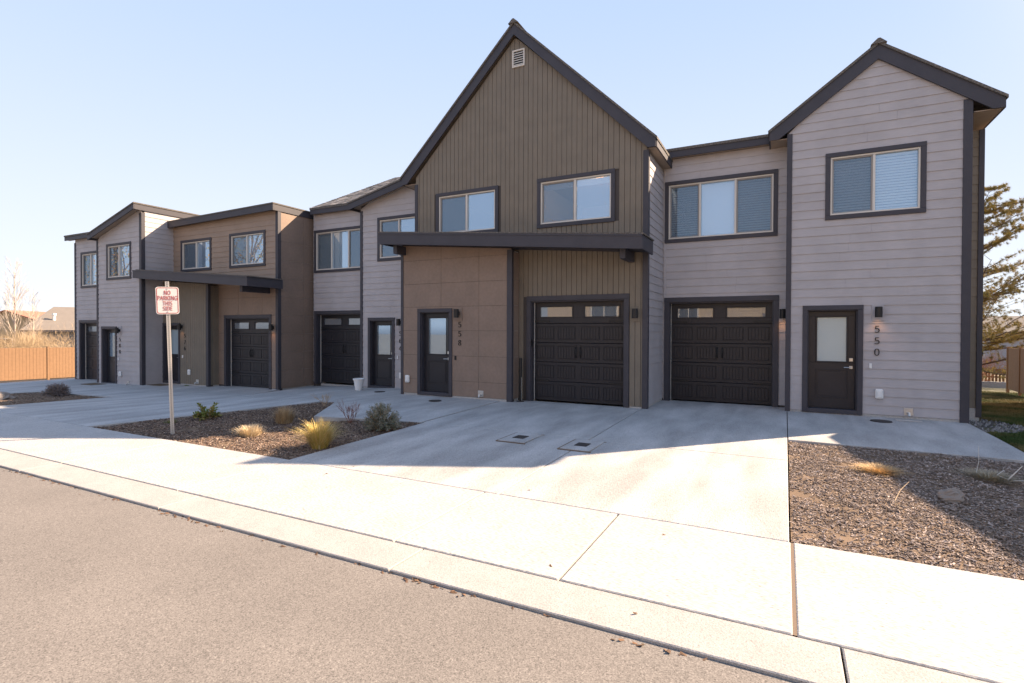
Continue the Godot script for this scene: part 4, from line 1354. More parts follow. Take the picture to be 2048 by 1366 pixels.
func _ready() -> void:
	rng.seed = 20240211
	bumps.seed = 9
	bumps.frequency = 0.01
	# ---------------------------------------------------------------- camera, sky, sun, exposure
	var cam := Camera3D.new()
	cam.name = "camera"
	var f := 1060.0
	cam.near = 0.1
	cam.far = 600.0
	cam.projection = Camera3D.PROJECTION_FRUSTUM
	cam.size = 2.0 * cam.near * 683.0 / f
	cam.frustum_offset = Vector2(0.0, -cam.near * 10.0 / f)
	cam.transform = Transform3D(Basis(Vector3.UP, deg_to_rad(27.25)) * Basis(Vector3.RIGHT, deg_to_rad(-0.65)) * Basis(Vector3.BACK, deg_to_rad(0.2)), Vector3(0, 1.65, 0))
	add_child(cam)
	cam.current = true
	var sun := DirectionalLight3D.new()
	sun.name = "sun"
	sun.light_color = Color(1.0, 0.89, 0.77)
	sun.light_energy = 1.5
	sun.light_angular_distance = 0.5
	sun.shadow_enabled = true
	add_child(sun)
	sun.look_at_from_position(Vector3.ZERO, Vector3(-1.0, -0.94, 1.0), Vector3.UP)
	var sky := ProceduralSkyMaterial.new()
	sky.sky_top_color = Color(0.388, 0.463, 0.584)
	sky.sky_horizon_color = Color(0.590, 0.600, 0.612)
	sky.sky_curve = 0.30
	sky.ground_bottom_color = Color(0.35, 0.32, 0.28)
	sky.ground_horizon_color = Color(0.80, 0.82, 0.86)
	sky.sky_energy_multiplier = 1.0
	sky.ground_energy_multiplier = 0.5
	sky.sun_angle_max = 50.0
	sky.sun_curve = 0.25
	var env := Environment.new()
	env.background_mode = Environment.BG_SKY
	env.sky = Sky.new()
	env.sky.sky_material = sky
	env.tonemap_mode = Environment.TONE_MAPPER_LINEAR
	env.tonemap_exposure = 3.45
	env.sdfgi_enabled = true
	env.ssao_enabled = true
	env.ssil_enabled = true
	var we := WorldEnvironment.new()
	we.name = "environment"
	we.environment = env
	add_child(we)
	make_materials()
	var dp := mat("dark_pane", lin(0.03, 0.035, 0.04), 0.05, "", Vector3.ONE, "", Vector3.ONE, "", 1.0, 0.6)
	dp.metallic = 0.1

	# ---------------------------------------------------------------- ground
	var gnd := MB.new()
	for r in [[-60.0, 60.0, -3.1, -14.0], [-60.0, 60.0, -14.0, -60.0]]:
		patch(gnd, Vector2(r[0], r[2]), Vector2(r[1], r[2]), Vector2(r[1], r[3]), Vector2(r[0], r[3]), -0.11, 0.0, 1.5)
	structure(gnd, "ground", M.soil)
	var far := MB.new()
	far.quad(Vector3(-400, -2.6, 400), Vector3(400, -2.6, 400), Vector3(400, -2.6, -400), Vector3(-400, -2.6, -400))
	structure(far, "terrain", M.far_ground)
	var road := MB.new()
	patch(road, Vector2(-60, 7.5), Vector2(60, 7.5), Vector2(60, -3.02), Vector2(-60, -3.02), -0.020, 0.0, 2.0)
	structure(road, "road", M.asphalt)
	var gut := node("gutter", self)
	gut.set_meta("kind", "structure")
	var gx := [-40.0, -37.0, -34.0, -31.0, -28.0, -25.0, -22.0, -19.0, -16.0, -13.0, -10.5, -8.4, -5.45, -2.56, 0.29, 3.2, 6.2, 9.2, 15.2]
	for i in gx.size() - 1:
		slab(gut, "slab", M.gutter_concrete, gx[i] + 0.006, gx[i + 1] - 0.006, -3.02, -3.437, 0.0)
	var wal := node("sidewalk", self)
	wal.set_meta("kind", "structure")
	var sx := [-40.0, -36.0, -32.0, -28.0, -24.0, -20.0, -16.4, -13.6, -11.1, -8.4, -5.86, -2.87, -1.40, 0.064]
	for i in sx.size() - 1:
		slab(wal, "slab", M.concrete, sx[i] + 0.010, sx[i + 1] - 0.010, -3.447, -4.948, 0.004)
	for q in [[0.079, 3.1], [3.11, 6.1], [6.11, 9.1], [9.11, 14.0]]:
		slab(wal, "slab", M.concrete, q[0], q[1] - 0.012, -3.447, -4.955, 0.004)
	var drv := node("driveway", self)
	drv.set_meta("kind", "structure")
	var dc: Material = M.drive_concrete
	slab(drv, "slab", dc, -5.93, -2.727, -4.968, -8.0)
	slab(drv, "slab", dc, -5.97, -2.725, -8.008, -11.05)
	slab(drv, "slab", dc, -5.67, -2.725, -11.052, -11.45)
	slab(drv, "slab", dc, -2.713, 0.045, -4.968, -7.9)
	slab(drv, "slab", dc, -2.713, 0.045, -7.908, -13.1)
	slab(drv, "slab", dc, 0.057, 3.0, -9.31, -12.6)
	# entry walk of 558, a step above its bed
	slab4(drv, "slab", dc, Vector2(-8.28, -7.52), Vector2(-5.985, -7.95), Vector2(-5.985, -9.3), Vector2(-9.03, -8.63), 0.012)
	slab4(drv, "slab", dc, Vector2(-9.03, -8.64), Vector2(-5.985, -9.31), Vector2(-5.985, -11.1), Vector2(-9.1, -11.1), 0.012)
	# wide apron in front of 564 and 576
	slab4(drv, "slab", dc, Vector2(-9.05, -8.65), Vector2(-9.11, -11.1), Vector2(-9.11, -12.7), Vector2(-9.55, -9.3))
	slab4(drv, "slab", dc, Vector2(-9.56, -9.31), Vector2(-9.12, -12.7), Vector2(-11.95, -13.2), Vector2(-10.0, -9.31))
	slab4(drv, "slab", dc, Vector2(-13.6, -4.97), Vector2(-11.13, -4.97), Vector2(-10.55, -7.5), Vector2(-13.6, -7.5))
	slab4(drv, "slab", dc, Vector2(-13.6, -7.51), Vector2(-10.55, -7.51), Vector2(-10.01, -9.31), Vector2(-13.6, -9.31))
	slab4(drv, "slab", dc, Vector2(-13.6, -9.32), Vector2(-10.01, -9.32), Vector2(-11.96, -13.2), Vector2(-14.7, -13.2))
	slab4(drv, "slab", dc, Vector2(-16.4, -4.97), Vector2(-13.61, -4.97), Vector2(-13.61, -9.32), Vector2(-16.65, -8.0))
	slab4(drv, "slab", dc, Vector2(-16.66, -8.01), Vector2(-13.61, -9.33), Vector2(-14.71, -12.2), Vector2(-17.6, -12.2))
	slab4(drv, "slab", dc, Vector2(-21.0, -8.05), Vector2(-16.67, -8.02), Vector2(-17.61, -12.2), Vector2(-21.2, -12.0))
	slab4(drv, "slab", dc, Vector2(-27.0, -4.97), Vector2(-22.3, -4.97), Vector2(-21.01, -8.05), Vector2(-27.0, -8.05))
	slab4(drv, "slab", dc, Vector2(-27.0, -8.06), Vector2(-21.01, -8.06), Vector2(-21.21, -12.0), Vector2(-27.0, -12.0))
	slab4(drv, "slab", dc, Vector2(-33.6, -4.97), Vector2(-27.01, -4.97), Vector2(-27.01, -12.0), Vector2(-33.6, -12.0))
	slab4(drv, "slab", dc, Vector2(-33.6, -12.01), Vector2(-26.6, -12.01), Vector2(-26.6, -20.0), Vector2(-33.6, -20.0))
	var jf := MB.new()
	patch(jf, Vector2(0.050, -3.45), Vector2(0.084, -3.45), Vector2(0.084, -4.95), Vector2(0.050, -4.95), -0.003, 0.0, 0.5)
	structure(jf, "joint_filler", M.joint_sand)
	# grit and leaf crumbs gathered along the gutter lip
	var gd := MB.new()
	gd.coloured = true
	for i in 480:
		var x := rng.randf_range(-11.0, 4.0)
		if bumps.get_noise_2d(x * 160, 7.0) < rng.randf_range(-0.3, 0.5): continue
		var on_walk := rng.randf() < 0.12
		var z := rng.randf_range(-6.5, -3.1) if on_walk else -3.015 + absf(rng.randfn(0.0, 0.035))
		if on_walk and (x > 0.0 or x < -5.5): continue
		var k := rng.randf_range(0.5, 1.3)
		gd.col = Color(0.15, 0.09, 0.055) * k
		var r := rng.randf_range(0.004, 0.014)
		var c := ground_at(x, z, 0.007 if on_walk else -0.017)
		var an := rng.randf() * TAU
		var u := Vector3(cos(an), 0.15, sin(an)) * r * 1.6
		var w := Vector3(-sin(an), 0.1, cos(an)) * r * 0.7
		gd.quad(c - u - w, c + u - w, c + u + w + Vector3(0, r * 0.5, 0), c - u + w)
	var go := put(gd, "litter", M.chip, self)
	tag(go, "brown leaf crumbs and grit along the gutter lip", "litter")
	go.set_meta("kind", "stuff")
	# beds
	var bed_a := PackedVector2Array([Vector2(-11.12, -4.97), Vector2(-5.94, -4.97), Vector2(-5.98, -7.94), Vector2(-8.28, -7.51), Vector2(-9.04, -8.64), Vector2(-9.54, -9.3), Vector2(-9.99, -9.3), Vector2(-10.54, -7.5)])
	var bed_b := PackedVector2Array([Vector2(-22.2, -4.97), Vector2(-16.42, -4.97), Vector2(-16.66, -7.98), Vector2(-20.98, -8.02)])
	var bed_c := PackedVector2Array([Vector2(0.06, -4.975), Vector2(9.0, -4.975), Vector2(9.0, -9.3), Vector2(0.06, -9.3)])
	bed("planting_bed", bed_a)
	bed("planting_bed_001", bed_b)
	bed("planting_bed_002", bed_c)
	var brown := [Color(0.16, 0.10, 0.07), Color(0.26, 0.18, 0.13), Color(0.10, 0.07, 0.055), Color(0.34, 0.26, 0.20), Color(0.07, 0.055, 0.05)]
	var greyer := [Color(0.235, 0.18, 0.145), Color(0.15, 0.115, 0.095), Color(0.31, 0.245, 0.20), Color(0.38, 0.31, 0.265), Color(0.20, 0.145, 0.11)]
	mulch("bark_mulch", "dark brown bark chips covering the bed around the sign post", bed_a, 36000, brown)
	mulch("bark_mulch", "bark chips covering the small far bed before house 588", bed_b, 6000, brown)
	mulch("bark_mulch", "pale greyish bark chips covering the bed beside walk of house 550", PackedVector2Array([Vector2(0.07, -4.98), Vector2(4.4, -4.98), Vector2(4.4, -9.29), Vector2(0.07, -9.29)]), 62000, greyer)
	# lawn beside the end unit
	var lw := MB.new()
	patch(lw, Vector2(3.02, -9.32), Vector2(14, -9.32), Vector2(14, -34), Vector2(3.3, -34), -0.03, 0.0, 1.0)
	structure(lw, "lawn", M.lawn_soil)
	var gb := MB.new()
	gb.coloured = true
	for k in 7:
		var an := rng.randf() * TAU
		var d := Vector3(cos(an), 0, sin(an))
		blade(gb, d * 0.02, d, rng.randf_range(0.035, 0.065), rng.randf_range(0.01, 0.035), 0.0035, Color.WHITE, Color.WHITE, 2)
	var gm := MultiMesh.new()
	gm.transform_format = MultiMesh.TRANSFORM_3D
	gm.use_colors = true
	gm.mesh = gb.mesh()
	gm.instance_count = 42000
	for i in 42000:
		var z := -9.35 - 17.0 * pow(rng.randf(), 1.3)
		var x := rng.randf_range(3.04 + maxf(0.0, (-z - 11.9) * 0.02), 3.0 + (-z - 8.0) * 0.42 + 0.6)
		if z < -11.6 and z > -13.4 and x < 3.95 - 0.6 * absf(z + 12.5): x = 4.1 + 1.2 * rng.randf()
		gm.set_instance_transform(i, Transform3D(Basis(Vector3.UP, rng.randf() * TAU).scaled(Vector3.ONE * rng.randf_range(0.7, 1.3)), ground_at(x, z, -0.03)))
		var dry: float = clampf(0.45 + 1.2 * bumps.get_noise_2d(x * 60, z * 60), 0.0, 1.0)
		gm.set_instance_color(i, Color(0.055, 0.085, 0.018).lerp(Color(0.21, 0.16, 0.065), dry) * rng.randf_range(0.75, 1.2))
	# gravel patch at the corner of the end unit
	var st := MB.new()
	st.coloured = true
	for i in 420:
		var x := rng.randf_range(3.0, 3.95)
		var z := rng.randf_range(-13.3, -11.7)
		if x > 3.95 - 0.6 * absf(z + 12.5): continue
		var k := rng.randf_range(0.05, 0.30)
		st.col = Color(k, k * 0.93, k * 0.88)
		var r := rng.randf_range(0.012, 0.035)
		var c := ground_at(x, z, -0.02 + r * 0.3)
		var a := [c + Vector3(-r, -r, -r * 0.8), c + Vector3(r, -r, -r), c + Vector3(r * 0.9, -r, r), c + Vector3(-r, -r, r * 0.9)]
		var tp := c + Vector3(rng.randf_range(-0.4, 0.4) * r, r * 0.7, rng.randf_range(-0.4, 0.4) * r)
		for q in 4: st.tri(a[(q + 1) % 4], a[q], tp)
	var sg := put(st, "gravel", M.chip, self)
	tag(sg, "dark gravel patch at the foot of the end townhouse corner", "gravel")
	sg.set_meta("kind", "stuff")
	var gi := MultiMeshInstance3D.new()
	gi.name = "grass"
	gi.multimesh = gm
	gi.material_override = M.turf
	add_child(gi)
	tag(gi, "short patchy green and straw grass beside the end townhouse", "grass")
	gi.set_meta("kind", "stuff")

	# ---------------------------------------------------------------- the row
	grey_unit("550", Vector3(0.02, 0.0, -12.47), "grey gabled end townhouse numbered 550 beside the lawn", true, false, false, true)
	gabled_brown_unit(Vector3(-2.63, 0.0, -11.38))
	grey_unit("564", Vector3(-11.81, -0.15, -12.6), "grey townhouse numbered 564 with shingle roof and white pot at its door", false, false, false, false)
	flat_brown_unit(Vector3(-14.6, -0.30, -11.8))
	grey_unit("588", Vector3(-23.22, -0.43, -10.7), "grey end townhouse numbered 588 beside the orange board fence", false, true, true, false)

	# ---------------------------------------------------------------- things in front of the row
	sign_post()
	var pot := MB.new()
	pot.lathe([Vector2(0.0, 0.0), Vector2(0.095, 0.0), Vector2(0.10, 0.01), Vector2(0.145, 0.30), Vector2(0.165, 0.305), Vector2(0.168, 0.345), Vector2(0.15, 0.35), Vector2(0.135, 0.32), Vector2(0.10, 0.03), Vector2(0.0, 0.03)], 28)
	one(pot, "flower_pot", M.ceramic, "white tapered flower pot standing by the door of house 564", "pot", ground_at(-11.2, -11.85, 0.001))
	for q in [[-5.52, -11.16, 1.03, "black steel post with chain beside the gabled olive house's garage"], [-17.75, -11.66, 0.95, "black steel post with chain beside the flat roofed house's garage"]]:
		var t := thing("steel_post", q[3], "post", ground_at(q[0], q[1], 0.0))
		var p := MB.new()
		p.tube([Vector3(0, 0.0, 0), Vector3(0, q[2], 0)], [0.034, 0.034], 12)
		put(p, "pole", M.black_metal, t)
		var bp := MB.new()
		bp.lathe([Vector2(0.0, 0.012), Vector2(0.085, 0.012), Vector2(0.09, 0.0)], 16)
		put(bp, "base_plate", M.iron, t)
		var ch := MB.new()
		for i in 16:
			var y: float = q[2] * 0.55 - i * 0.034
			ch.cbox(Vector3(0.036 + 0.006 * (i % 2), y - 0.022, 0.02 - 0.006 * (i % 2)), Vector3(0.046 + 0.006 * (i % 2), y + 0.006, 0.034))
		put(ch, "chain", M.steel, t)
	for q in [[-7.34, -10.29, 0.15, "round iron cover in the walk before the tan door bay"], [-10.05, -11.46, 0.15, "round iron cover in the concrete near the white pot"], [1.60, -11.87, 0.17, "round iron cover in the walk of the gabled end house"]]:
		var c := MB.new()
		c.lathe([Vector2(0.0, 0.012), Vector2(q[2] - 0.02, 0.012), Vector2(q[2] - 0.018, 0.006), Vector2(q[2] - 0.008, 0.006), Vector2(q[2] - 0.006, 0.013), Vector2(q[2], 0.012), Vector2(q[2] + 0.004, 0.0)], 24)
		one(c, "drain_cover", M.iron, q[3], "cover", ground_at(q[0], q[1], 0.014 if q[0] < -5.98 and q[0] > -9 else 0.002))
	for q in [[-3.73, -7.56, "square concrete meter box with iron lid set in left driveway slab of house 558"], [-2.67, -7.49, "square concrete meter box with iron lid on the driveway joint between two garages"]]:
		var t := thing("meter_box", (q[2] as String).replace("left driveway", "driveway"), "box", ground_at(q[0], q[1], 0.004))
		var p := MB.new()
		p.cbox(Vector3(-0.225, 0.0, -0.35), Vector3(0.225, 0.012, 0.35), 0.005)
		put(p, "surround", M.drive_concrete, t)
		bar(t, "lid", M.iron, Transform3D(), Vector3(-0.095, 0.012, -0.11), Vector3(0.095, 0.02, 0.11))
		bar(t, "joint", M.joint_sand, Transform3D(), Vector3(-0.255, -0.01, 0.355), Vector3(0.255, 0.004, 0.375))
		bar(t, "joint", M.joint_sand, Transform3D(), Vector3(-0.255, -0.01, -0.39), Vector3(0.255, 0.004, -0.352))
		bar(t, "joint", M.joint_sand, Transform3D(), Vector3(-0.262, -0.01, -0.35), Vector3(-0.227, 0.004, 0.35))
	var pl := MB.new()
	pl.cbox(Vector3(-0.2, 0.0, -0.06), Vector3(0.2, 0.012, 0.06), 0.004)
	one(pl, "metal_plate", M.galvanized, "flat metal plate lying under the hose tap of house 550", "plate", ground_at(2.07, -12.2, 0.002))
	for q in [[-22.45, -10.2, "brown door mat before the grey end house near the fence"], [-19.75, -11.0, "brown door mat before the olive door bay"]]:
		var mm := MB.new()
		mm.cbox(Vector3(-0.4, 0.0, -0.23), Vector3(0.4, 0.014, 0.23), 0.005)
		one(mm, "door_mat", M.mat_fibre, q[2], "door mat", ground_at(q[0], q[1], 0.003))
	# plants
	var gold := [Color(0.66, 0.46, 0.17), Color(0.74, 0.57, 0.30), Color(0.56, 0.41, 0.11), Color(0.42, 0.37, 0.08)]
	var dry := [Color(0.42, 0.30, 0.17), Color(0.52, 0.40, 0.25), Color(0.33, 0.22, 0.12)]
	grass_clump("ornamental_grass", "large golden yellow grass clump at the bed corner by the driveway", ground_at(-6.18, -5.72, -0.03), 1250, 0.10, 0.54, 0.42, gold, 0.0042)
	grass_clump("ornamental_grass", "dull tan dry grass clump in the middle of the sign bed", ground_at(-8.49, -7.0, -0.03), 800, 0.15, 0.38, 0.22, dry)
	grass_clump("ornamental_grass", "low flattened straw coloured tuft in the sign bed", ground_at(-7.92, -5.85, -0.03), 1200, 0.15, 0.25, 0.20, [Color(0.70, 0.58, 0.40), Color(0.58, 0.46, 0.30)])
	grass_clump("ornamental_grass", "flat combed straw tuft on pale bark chips beside house 550", ground_at(1.03, -7.85, -0.02), 1100, 0.14, 0.13, 0.26, [Color(0.50, 0.33, 0.16), Color(0.6, 0.42, 0.22)])
	grass_clump("ornamental_grass", "flattened grey straw tuft with white stalks in bark bed of house 550", ground_at(2.14, -8.11, -0.02), 1000, 0.16, 0.13, 0.28, [Color(0.32, 0.26, 0.17), Color(0.42, 0.36, 0.26)])
	grass_clump("ornamental_grass", "small green weed tuft at the far edge of the sign bed", ground_at(-10.4, -6.0, -0.03), 160, 0.1, 0.10, 0.08, [Color(0.12, 0.16, 0.05), Color(0.22, 0.22, 0.09)])
	grass_clump("ornamental_grass", "tiny green weed tuft against the olive bay of house 576", ground_at(-18.6, -11.25, 0.0), 120, 0.08, 0.09, 0.06, [Color(0.08, 0.14, 0.03), Color(0.14, 0.2, 0.05)])
	leafy_shrub("lavender_shrub", "grey green lavender shrub at the inner corner of the sign bed", ground_at(-6.25, -7.2, -0.03), Vector3(0.36, 0.42, 0.34), 9000, 0.05, 0.005, [Color(0.24, 0.24, 0.19), Color(0.33, 0.32, 0.27), Color(0.17, 0.19, 0.12)], M.twig, 180)
	leafy_shrub("broadleaf_shrub", "small green broadleaf shrub near the sign post", ground_at(-10.15, -6.55, -0.03), Vector3(0.27, 0.31, 0.26), 460, 0.08, 0.02, [Color(0.16, 0.20, 0.05), Color(0.24, 0.23, 0.07), Color(0.28, 0.21, 0.07)], M.twig, 22)
	leafy_shrub("lavender_shrub", "grey purple lavender shrub in the far bed before house 588", ground_at(-19.0, -7.72, -0.03), Vector3(0.52, 0.32, 0.34), 6000, 0.06, 0.006, [Color(0.20, 0.17, 0.16), Color(0.26, 0.22, 0.22)], M.twig, 150)
	bare_shrub("barberry_shrub", "bare dark red twiggy shrub behind the golden grass", ground_at(-7.25, -7.45, -0.03), M.red_twig, 9, 0.17, 3, 0.006)
	bare_shrub("barberry_shrub", "thin bare grey twigs at the back tip of the sign bed", ground_at(-9.3, -8.75, -0.03), M.twig, 7, 0.14, 3, 0.005)
	rock("rock", "tan rock half sunk in the bark chips beside house 550", ground_at(1.56, -6.98, 0.01), Vector3(0.135, 0.085, 0.105), 5, 0.9)
	rock("rock", "pale sunlit rock in the far bed before house 588", ground_at(-19.6, -6.5, 0.0), Vector3(0.5, 0.16, 0.4), 8)
	var stk := MB.new()
	stk.tube([Vector3(0, 0, 0), Vector3(0.03, 0.18, 0.0), Vector3(0.02, 0.36, 0.01)], [0.004, 0.003, 0.002], 5)
	one(stk, "dry_stalk", M.vinyl, "single upright white stalk in bark bed of house 550", "stalk", ground_at(2.05, -8.2, -0.02))
	var st2 := MB.new()
	st2.tube([Vector3(0, 0.02, 0), Vector3(0.12, 0.2, 0.02)], [0.008, 0.005], 5)
	st2.tube([Vector3(0.0, 0.03, 0), Vector3(-0.1, 0.07, 0.02), Vector3(-0.02, 0.12, -0.05)], [0.004, 0.004, 0.003], 5)
	st2.tube([Vector3(0.05, 0.02, 0), Vector3(0.2, 0.04, 0.02), Vector3(0.4, 0.09, 0.0)], [0.005, 0.005, 0.003], 5)
	one(st2, "dry_stalk", M.vinyl, "broken white stalks leaning from the grey straw tuft", "stalk", ground_at(2.3, -8.05, -0.02))
	var st3 := MB.new()
	st3.tube([Vector3(-0.1, 0.0, 0.25), Vector3(-0.13, 0.06, 0.1), Vector3(-0.05, 0.12, -0.12), Vector3(0.06, 0.16, -0.35)], [0.004, 0.004, 0.003, 0.002], 5)
	one(st3, "dry_stalk", M.twig, "long brown twig arching over the sunlit bark chips", "stalk", ground_at(1.12, -6.55, -0.02))

	surroundings()

func sign_post() -> void:
	var t := thing("street_sign", "white and red no parking sign on a leaning perforated steel post", "sign", ground_at(-9.2, -5.33, -0.03))
	t.rotation = Vector3(0.0, 0.98, deg_to_rad(1.6))
	var p := MB.new()
	var tall := 2.58
	# perforated square tube: front strips between holes
	p.box(Vector3(-0.027, 0, -0.025), Vector3(-0.011, tall, 0.022)); p.box(Vector3(0.011, 0, -0.025), Vector3(0.027, tall, 0.022)); p.box(Vector3(-0.011, 0, -0.025), Vector3(0.011, tall, -0.02))
	var y := 0.0
	while y < tall - 0.01:
		p.box(Vector3(-0.011, y, -0.019), Vector3(0.011, minf(y + 0.016, tall), 0.022))
		y += 0.0305
	put(p, "post", M.galvanized, t)
	var s := node("sign_panel", t, Transform3D(Basis(), Vector3(0, 2.26, 0.026)))
	var w := 0.165
	var hh := 0.2285
	put(rounded(w, hh, 0.04, 0.0, 0.003), "plate", M.sign_white, s)
	var ring := MB.new()
	var a := round_pts(w - 0.012, hh - 0.012, 0.034)
	var b := round_pts(w - 0.021, hh - 0.021, 0.026)
	for i in a.size():
		var j := (i + 1) % a.size()
		ring.quad(Vector3(b[i].x, b[i].y, 0.0045), Vector3(a[i].x, a[i].y, 0.0045), Vector3(a[j].x, a[j].y, 0.0045), Vector3(b[j].x, b[j].y, 0.0045))
	put(ring, "border", M.sign_red, s)
	var rows := [["NO", 0.130, 0.0021], ["PARKING", 0.040, 0.0021], ["THIS", -0.048, 0.0020], ["SIDE", -0.133, 0.0020]]
	for r in rows:
		var tm := TextMesh.new()
		tm.text = r[0]
		var fo := SystemFont.new()
		fo.font_names = PackedStringArray(["Droid Sans"])
		fo.font_weight = 500
		tm.font = fo
		tm.font_size = 48
		tm.pixel_size = r[2]
		tm.depth = 0.002
		var o := MeshInstance3D.new()
		o.name = "lettering"
		o.mesh = tm
		o.material_override = M.sign_red
		o.position = Vector3(0, r[1], 0.005)
		o.scale = Vector3(0.70, 1.0, 1.0)
		s.add_child(o, true)
	for yy in [0.19, -0.19]:
		var bo := MB.new()
		bo.lathe([Vector2(0.0, 0.006), Vector2(0.009, 0.004), Vector2(0.01, 0.0)], 10)
		put(bo, "bolt", M.steel, s, Transform3D(Basis(Vector3.RIGHT, PI / 2), Vector3(0, yy, 0.003)))

func round_pts(w: float, h: float, r: float) -> PackedVector2Array:
	var o := PackedVector2Array()
	for c in [[w - r, h - r, 0.0], [-w + r, h - r, PI / 2], [-w + r, -h + r, PI], [w - r, -h + r, 1.5 * PI]]:
		for i in 7:
			var a: float = c[2] + PI / 2 * i / 6.0
			o.append(Vector2(c[0] + cos(a) * r, c[1] + sin(a) * r))
	return o

func rounded(w: float, h: float, r: float, z0: float, z1: float) -> MB:
	var mb := MB.new()
	mb.prism(round_pts(w, h, r), z0, z1)
	return mb

# ------------------------------------------------------------------ beyond the row, and what its panes mirror across the street
func surroundings() -> void:
	# board fence by the end of the row, running back from the street
	fence("board_fence", "sunlit orange cedar board fence beyond house 588", Vector3(-33.4, gy(-33.4, -6.0) + 0.0, -6.0), Vector3(-34.0, gy(-34.0, -17.0), -17.0), 1.62, M.fence_wood, 0.14, 0.003, 2.45, 1.0)
	fence("board_fence", "shaded dark brown board fence beside the lawn", Vector3(6.75, -0.36, -21.6), Vector3(7.15, -0.42, -25.2), 1.5, M.fence_wood, 0.14, 0.003, 1.8, -1.0)
	fence("picket_fence", "brown picket fence at the far end of the lawn", Vector3(4.5, -1.35, -41.0), Vector3(16.0, -1.35, -41.0), 0.85, M.fence_wood, 0.16, 0.05, 2.4, 1.0)
	var lw := MB.new()
	lw.cbox(Vector3(0, 0, 0), Vector3(12.0, 0.30, 0.2), 0.01)
	one(lw, "low_wall", M.concrete, "low white wall in front of the brown picket fence", "wall", Vector3(4.0, -1.42, -38.8))
	# next house along the street; its gable shades the bark bed
	var nb := thing("house", "neighbouring house whose dark eave tip shows past the end townhouse", "house", Vector3(4.62, -0.05, -13.82), deg_to_rad(-20.0))
	var sl := 0.64
	var half := 5.2
	var ey := 3.72
	var wl := MB.new()
	wl.box(Vector3(0.5, -0.3, -8.0), Vector3(2 * half - 0.5, ey - 0.05, -0.4))
	wl.prism(PackedVector2Array([Vector2(0.5, ey - 0.05), Vector2(half, ey + sl * half - 0.4), Vector2(2 * half - 0.5, ey - 0.05)]), -8.0, -0.4)
	put(wl, "wall", M.grey_paint, nb)
	for s in [-1.0, 1.0]:
		var ax: float = half + s * half
		raked(nb, "roof_slope", M.roof_shingle, half, ey + sl * half + 0.05, ax, ey + 0.05, 0.05, -8.3, 0.03)
		raked(nb, "rake_board", M.trim, half, ey + sl * half, ax, ey, 0.20, -0.04, 0.0)
		raked(nb, "roof_deck", M.soffit, half, ey + sl * half - 0.001, half + s * (half - 0.04), ey + sl * 0.04 - 0.001, 0.09, -8.2, -0.041)
		bar(nb, "eave_fascia", M.trim, Transform3D(), Vector3(ax - 0.02, ey - 0.2, -8.3), Vector3(ax + 0.02, ey - 0.01, -0.041))
	# trees and shrubs to the right
	conifer(Vector3(8.0, -1.2, -36.0), 10.8, "tall open pine with golden lit needles behind the lawn", 6.8, 80)
	conifer(Vector3(21.0, -2.0, -58.0), 9.0, "smaller distant pine beyond the picket fence", 4.0, 60)
	bare_shrub("bare_shrub", "rusty bare shrub in front of the far picket fence", Vector3(10.3, -1.4, -39.6), M.rust_twig, 22, 0.72, 4, 0.014, 0.6)
	bare_shrub("bare_shrub", "rusty bare shrub spreading behind the dark board fence", Vector3(12.0, -1.4, -39.4), M.rust_twig, 22, 0.78, 4, 0.014, 0.6)
	far_house("low pale grey house glimpsed through the pine branches", Vector3(22.0, -2.6, -80.0), deg_to_rad(-10.0), 18.0, 9.0, 4.4, 6.2, M.grey_paint, M.far_roof, [[-3.0, 1.4, 1.6, 1.3], [3.0, 1.4, 1.6, 1.3]])
	# left: roofs, bare shrubs and poplars beyond the fence
	var hd := far_house("low house with grey hipped roof behind the orange fence", Vector3(-52.65, -1.6, -28.5), deg_to_rad(61.6), 17.0, 9.0, 3.25, 5.3, M.blue_siding, M.far_roof, [[-5.4, 1.3, 1.7, 1.45], [1.5, 1.3, 1.5, 1.3]], true, 1.6)
	var vp := MB.new()
	vp.lathe([Vector2(0.13, 0.0), Vector2(0.10, 0.5), Vector2(0.16, 0.55), Vector2(0.16, 0.72), Vector2(0.0, 0.74)], 10)
	put(vp, "vent_pipe", M.ceramic, hd, Transform3D(Basis(), Vector3(-7.0, 3.9, -1.6)))
	far_house("distant house with red tiled gable roof beyond the grey roof", Vector3(-98.0, -2.4, -34.0), deg_to_rad(40.0), 13.0, 10.0, 4.2, 6.6, M.cream_siding, M.red_roof, [[-1.0, 1.4, 1.6, 1.2]], false)
	var spots := [[-41.3, -13.2, "straw coloured bare shrub at the street end of the orange fence"], [-40.6, -14.4, "wide tangled bare shrub with pale tips behind the orange fence"], [-39.9, -15.0, "upright bare shrub before the window of the grey roofed house"], [-38.9, -15.4, "sprawling bare shrub between fence and grey roofed house"], [-38.0, -16.1, "bare shrub rising against the end wall of the row"], [-42.6, -15.8, "taller bare shrub under the pale poplars"]]
	for q in spots:
		bare_shrub("bare_shrub", q[2], Vector3(q[0], -1.35, q[1]), M.twig, 26, rng.randf_range(0.85, 1.1), 4, 0.012, 0.62, "bare shrubs behind the orange fence")
	bare_tree("tallest pale bare poplar beyond the orange fence", Vector3(-58.0, -2.0, -20.6), 8.6, 0.10, "bare poplars behind the orange fence")
	bare_tree("leaning shorter pale poplar beside the tallest one", Vector3(-55.5, -2.0, -20.9), 6.2, 0.08, "bare poplars behind the orange fence")
	bare_tree("slender pale poplar before the red roofed house", Vector3(-59.5, -2.0, -19.6), 7.4, 0.08, "bare poplars behind the orange fence")
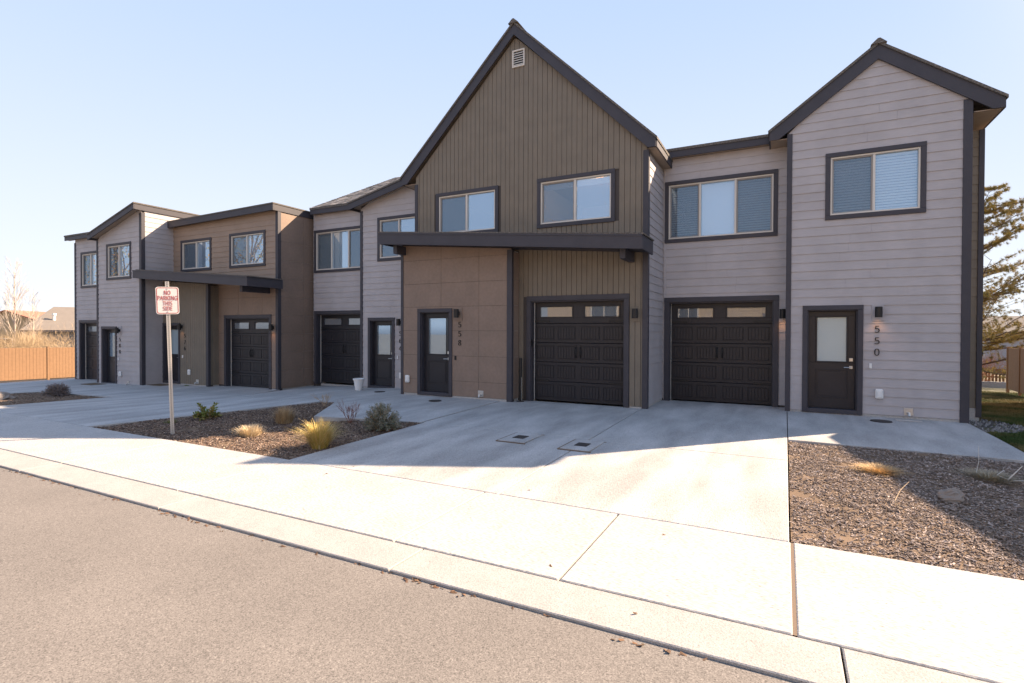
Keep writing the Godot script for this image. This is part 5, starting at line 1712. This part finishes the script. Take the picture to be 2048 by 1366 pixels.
	# across the street, seen only in the panes
	far_house("cream house across the street mirrored in the entry doors", Vector3(-9.0, -0.1, 15.0), PI, 15.0, 9.0, 5.6, 8.2, M.cream_siding, M.far_roof, [[-3.2, 2.7, 1.3, 1.6], [2.0, 2.7, 1.9, 1.6], [3.5, 0.5, 1.6, 1.4]], false)
	far_house("cream house across the street mirrored in the garage panes", Vector3(9.0, -0.1, 15.0), PI, 15.0, 9.0, 5.6, 8.2, M.cream_siding, M.far_roof, [[-5.0, 3.4, 1.8, 1.3], [2.0, 3.4, 1.8, 1.3]], false)
	car(Vector3(-7.5, -0.127, 6.0))
	var rust := [Color(0.42, 0.20, 0.05), Color(0.34, 0.24, 0.06), Color(0.20, 0.18, 0.05), Color(0.5, 0.28, 0.08)]
	leafy_tree("autumn tree with orange leaves across the street mirrored in house 576", Vector3(-40.0, -1.2, 6.0), 12.0, 4.5, rust)
	leafy_tree("autumn tree with brown leaves across the street mirrored in house 588", Vector3(-46.0, -1.4, 1.0), 11.0, 4.0, rust)

func car(at: Vector3) -> void:
	var t := thing("parked_car", "white car parked across the street mirrored in a door pane", "car", at, 0.0)
	var b := MB.new()
	b.prism(PackedVector2Array([Vector2(-2.2, 0.35), Vector2(-2.25, 0.8), Vector2(-1.5, 0.95), Vector2(1.9, 0.95), Vector2(2.25, 0.85), Vector2(2.25, 0.35)]), -0.88, 0.88)
	b.prism(PackedVector2Array([Vector2(-1.3, 0.96), Vector2(-0.7, 1.48), Vector2(1.6, 1.5), Vector2(2.1, 0.96)]), -0.80, 0.80)
	put(b, "body", M.car_paint, t)
	for s in [-1.0, 1.0]:
		for q in [[-1.05, -0.62, 0.05, 0.05], [0.1, 0.1, 0.9, 0.95], [1.0, 1.0, 1.85, 1.6]]:
			var g := MB.new()
			g.prism(PackedVector2Array([Vector2(q[0], 1.0), Vector2(q[1] + 0.02, 1.42), Vector2(q[3], 1.42), Vector2(q[2], 1.0)]), s * 0.80 if s > 0 else -0.81, 0.81 if s > 0 else -0.80)
			put(g, "side_glass", M.dark_pane, t)
	for x in [-1.4, 1.45]:
		for s in [-1.0, 1.0]:
			var w := MB.new()
			w.tube([Vector3(x, 0.33, s * 0.70), Vector3(x, 0.33, s * 0.90)], [0.33, 0.33], 18)
			var wo := put(w, "wheel", M.rubber, t)
			var r := MB.new()
			r.tube([Vector3(x, 0.33, s * 0.90), Vector3(x, 0.33, s * 0.91)], [0.2, 0.18], 14)
			put(r, "rim", M.steel, wo)
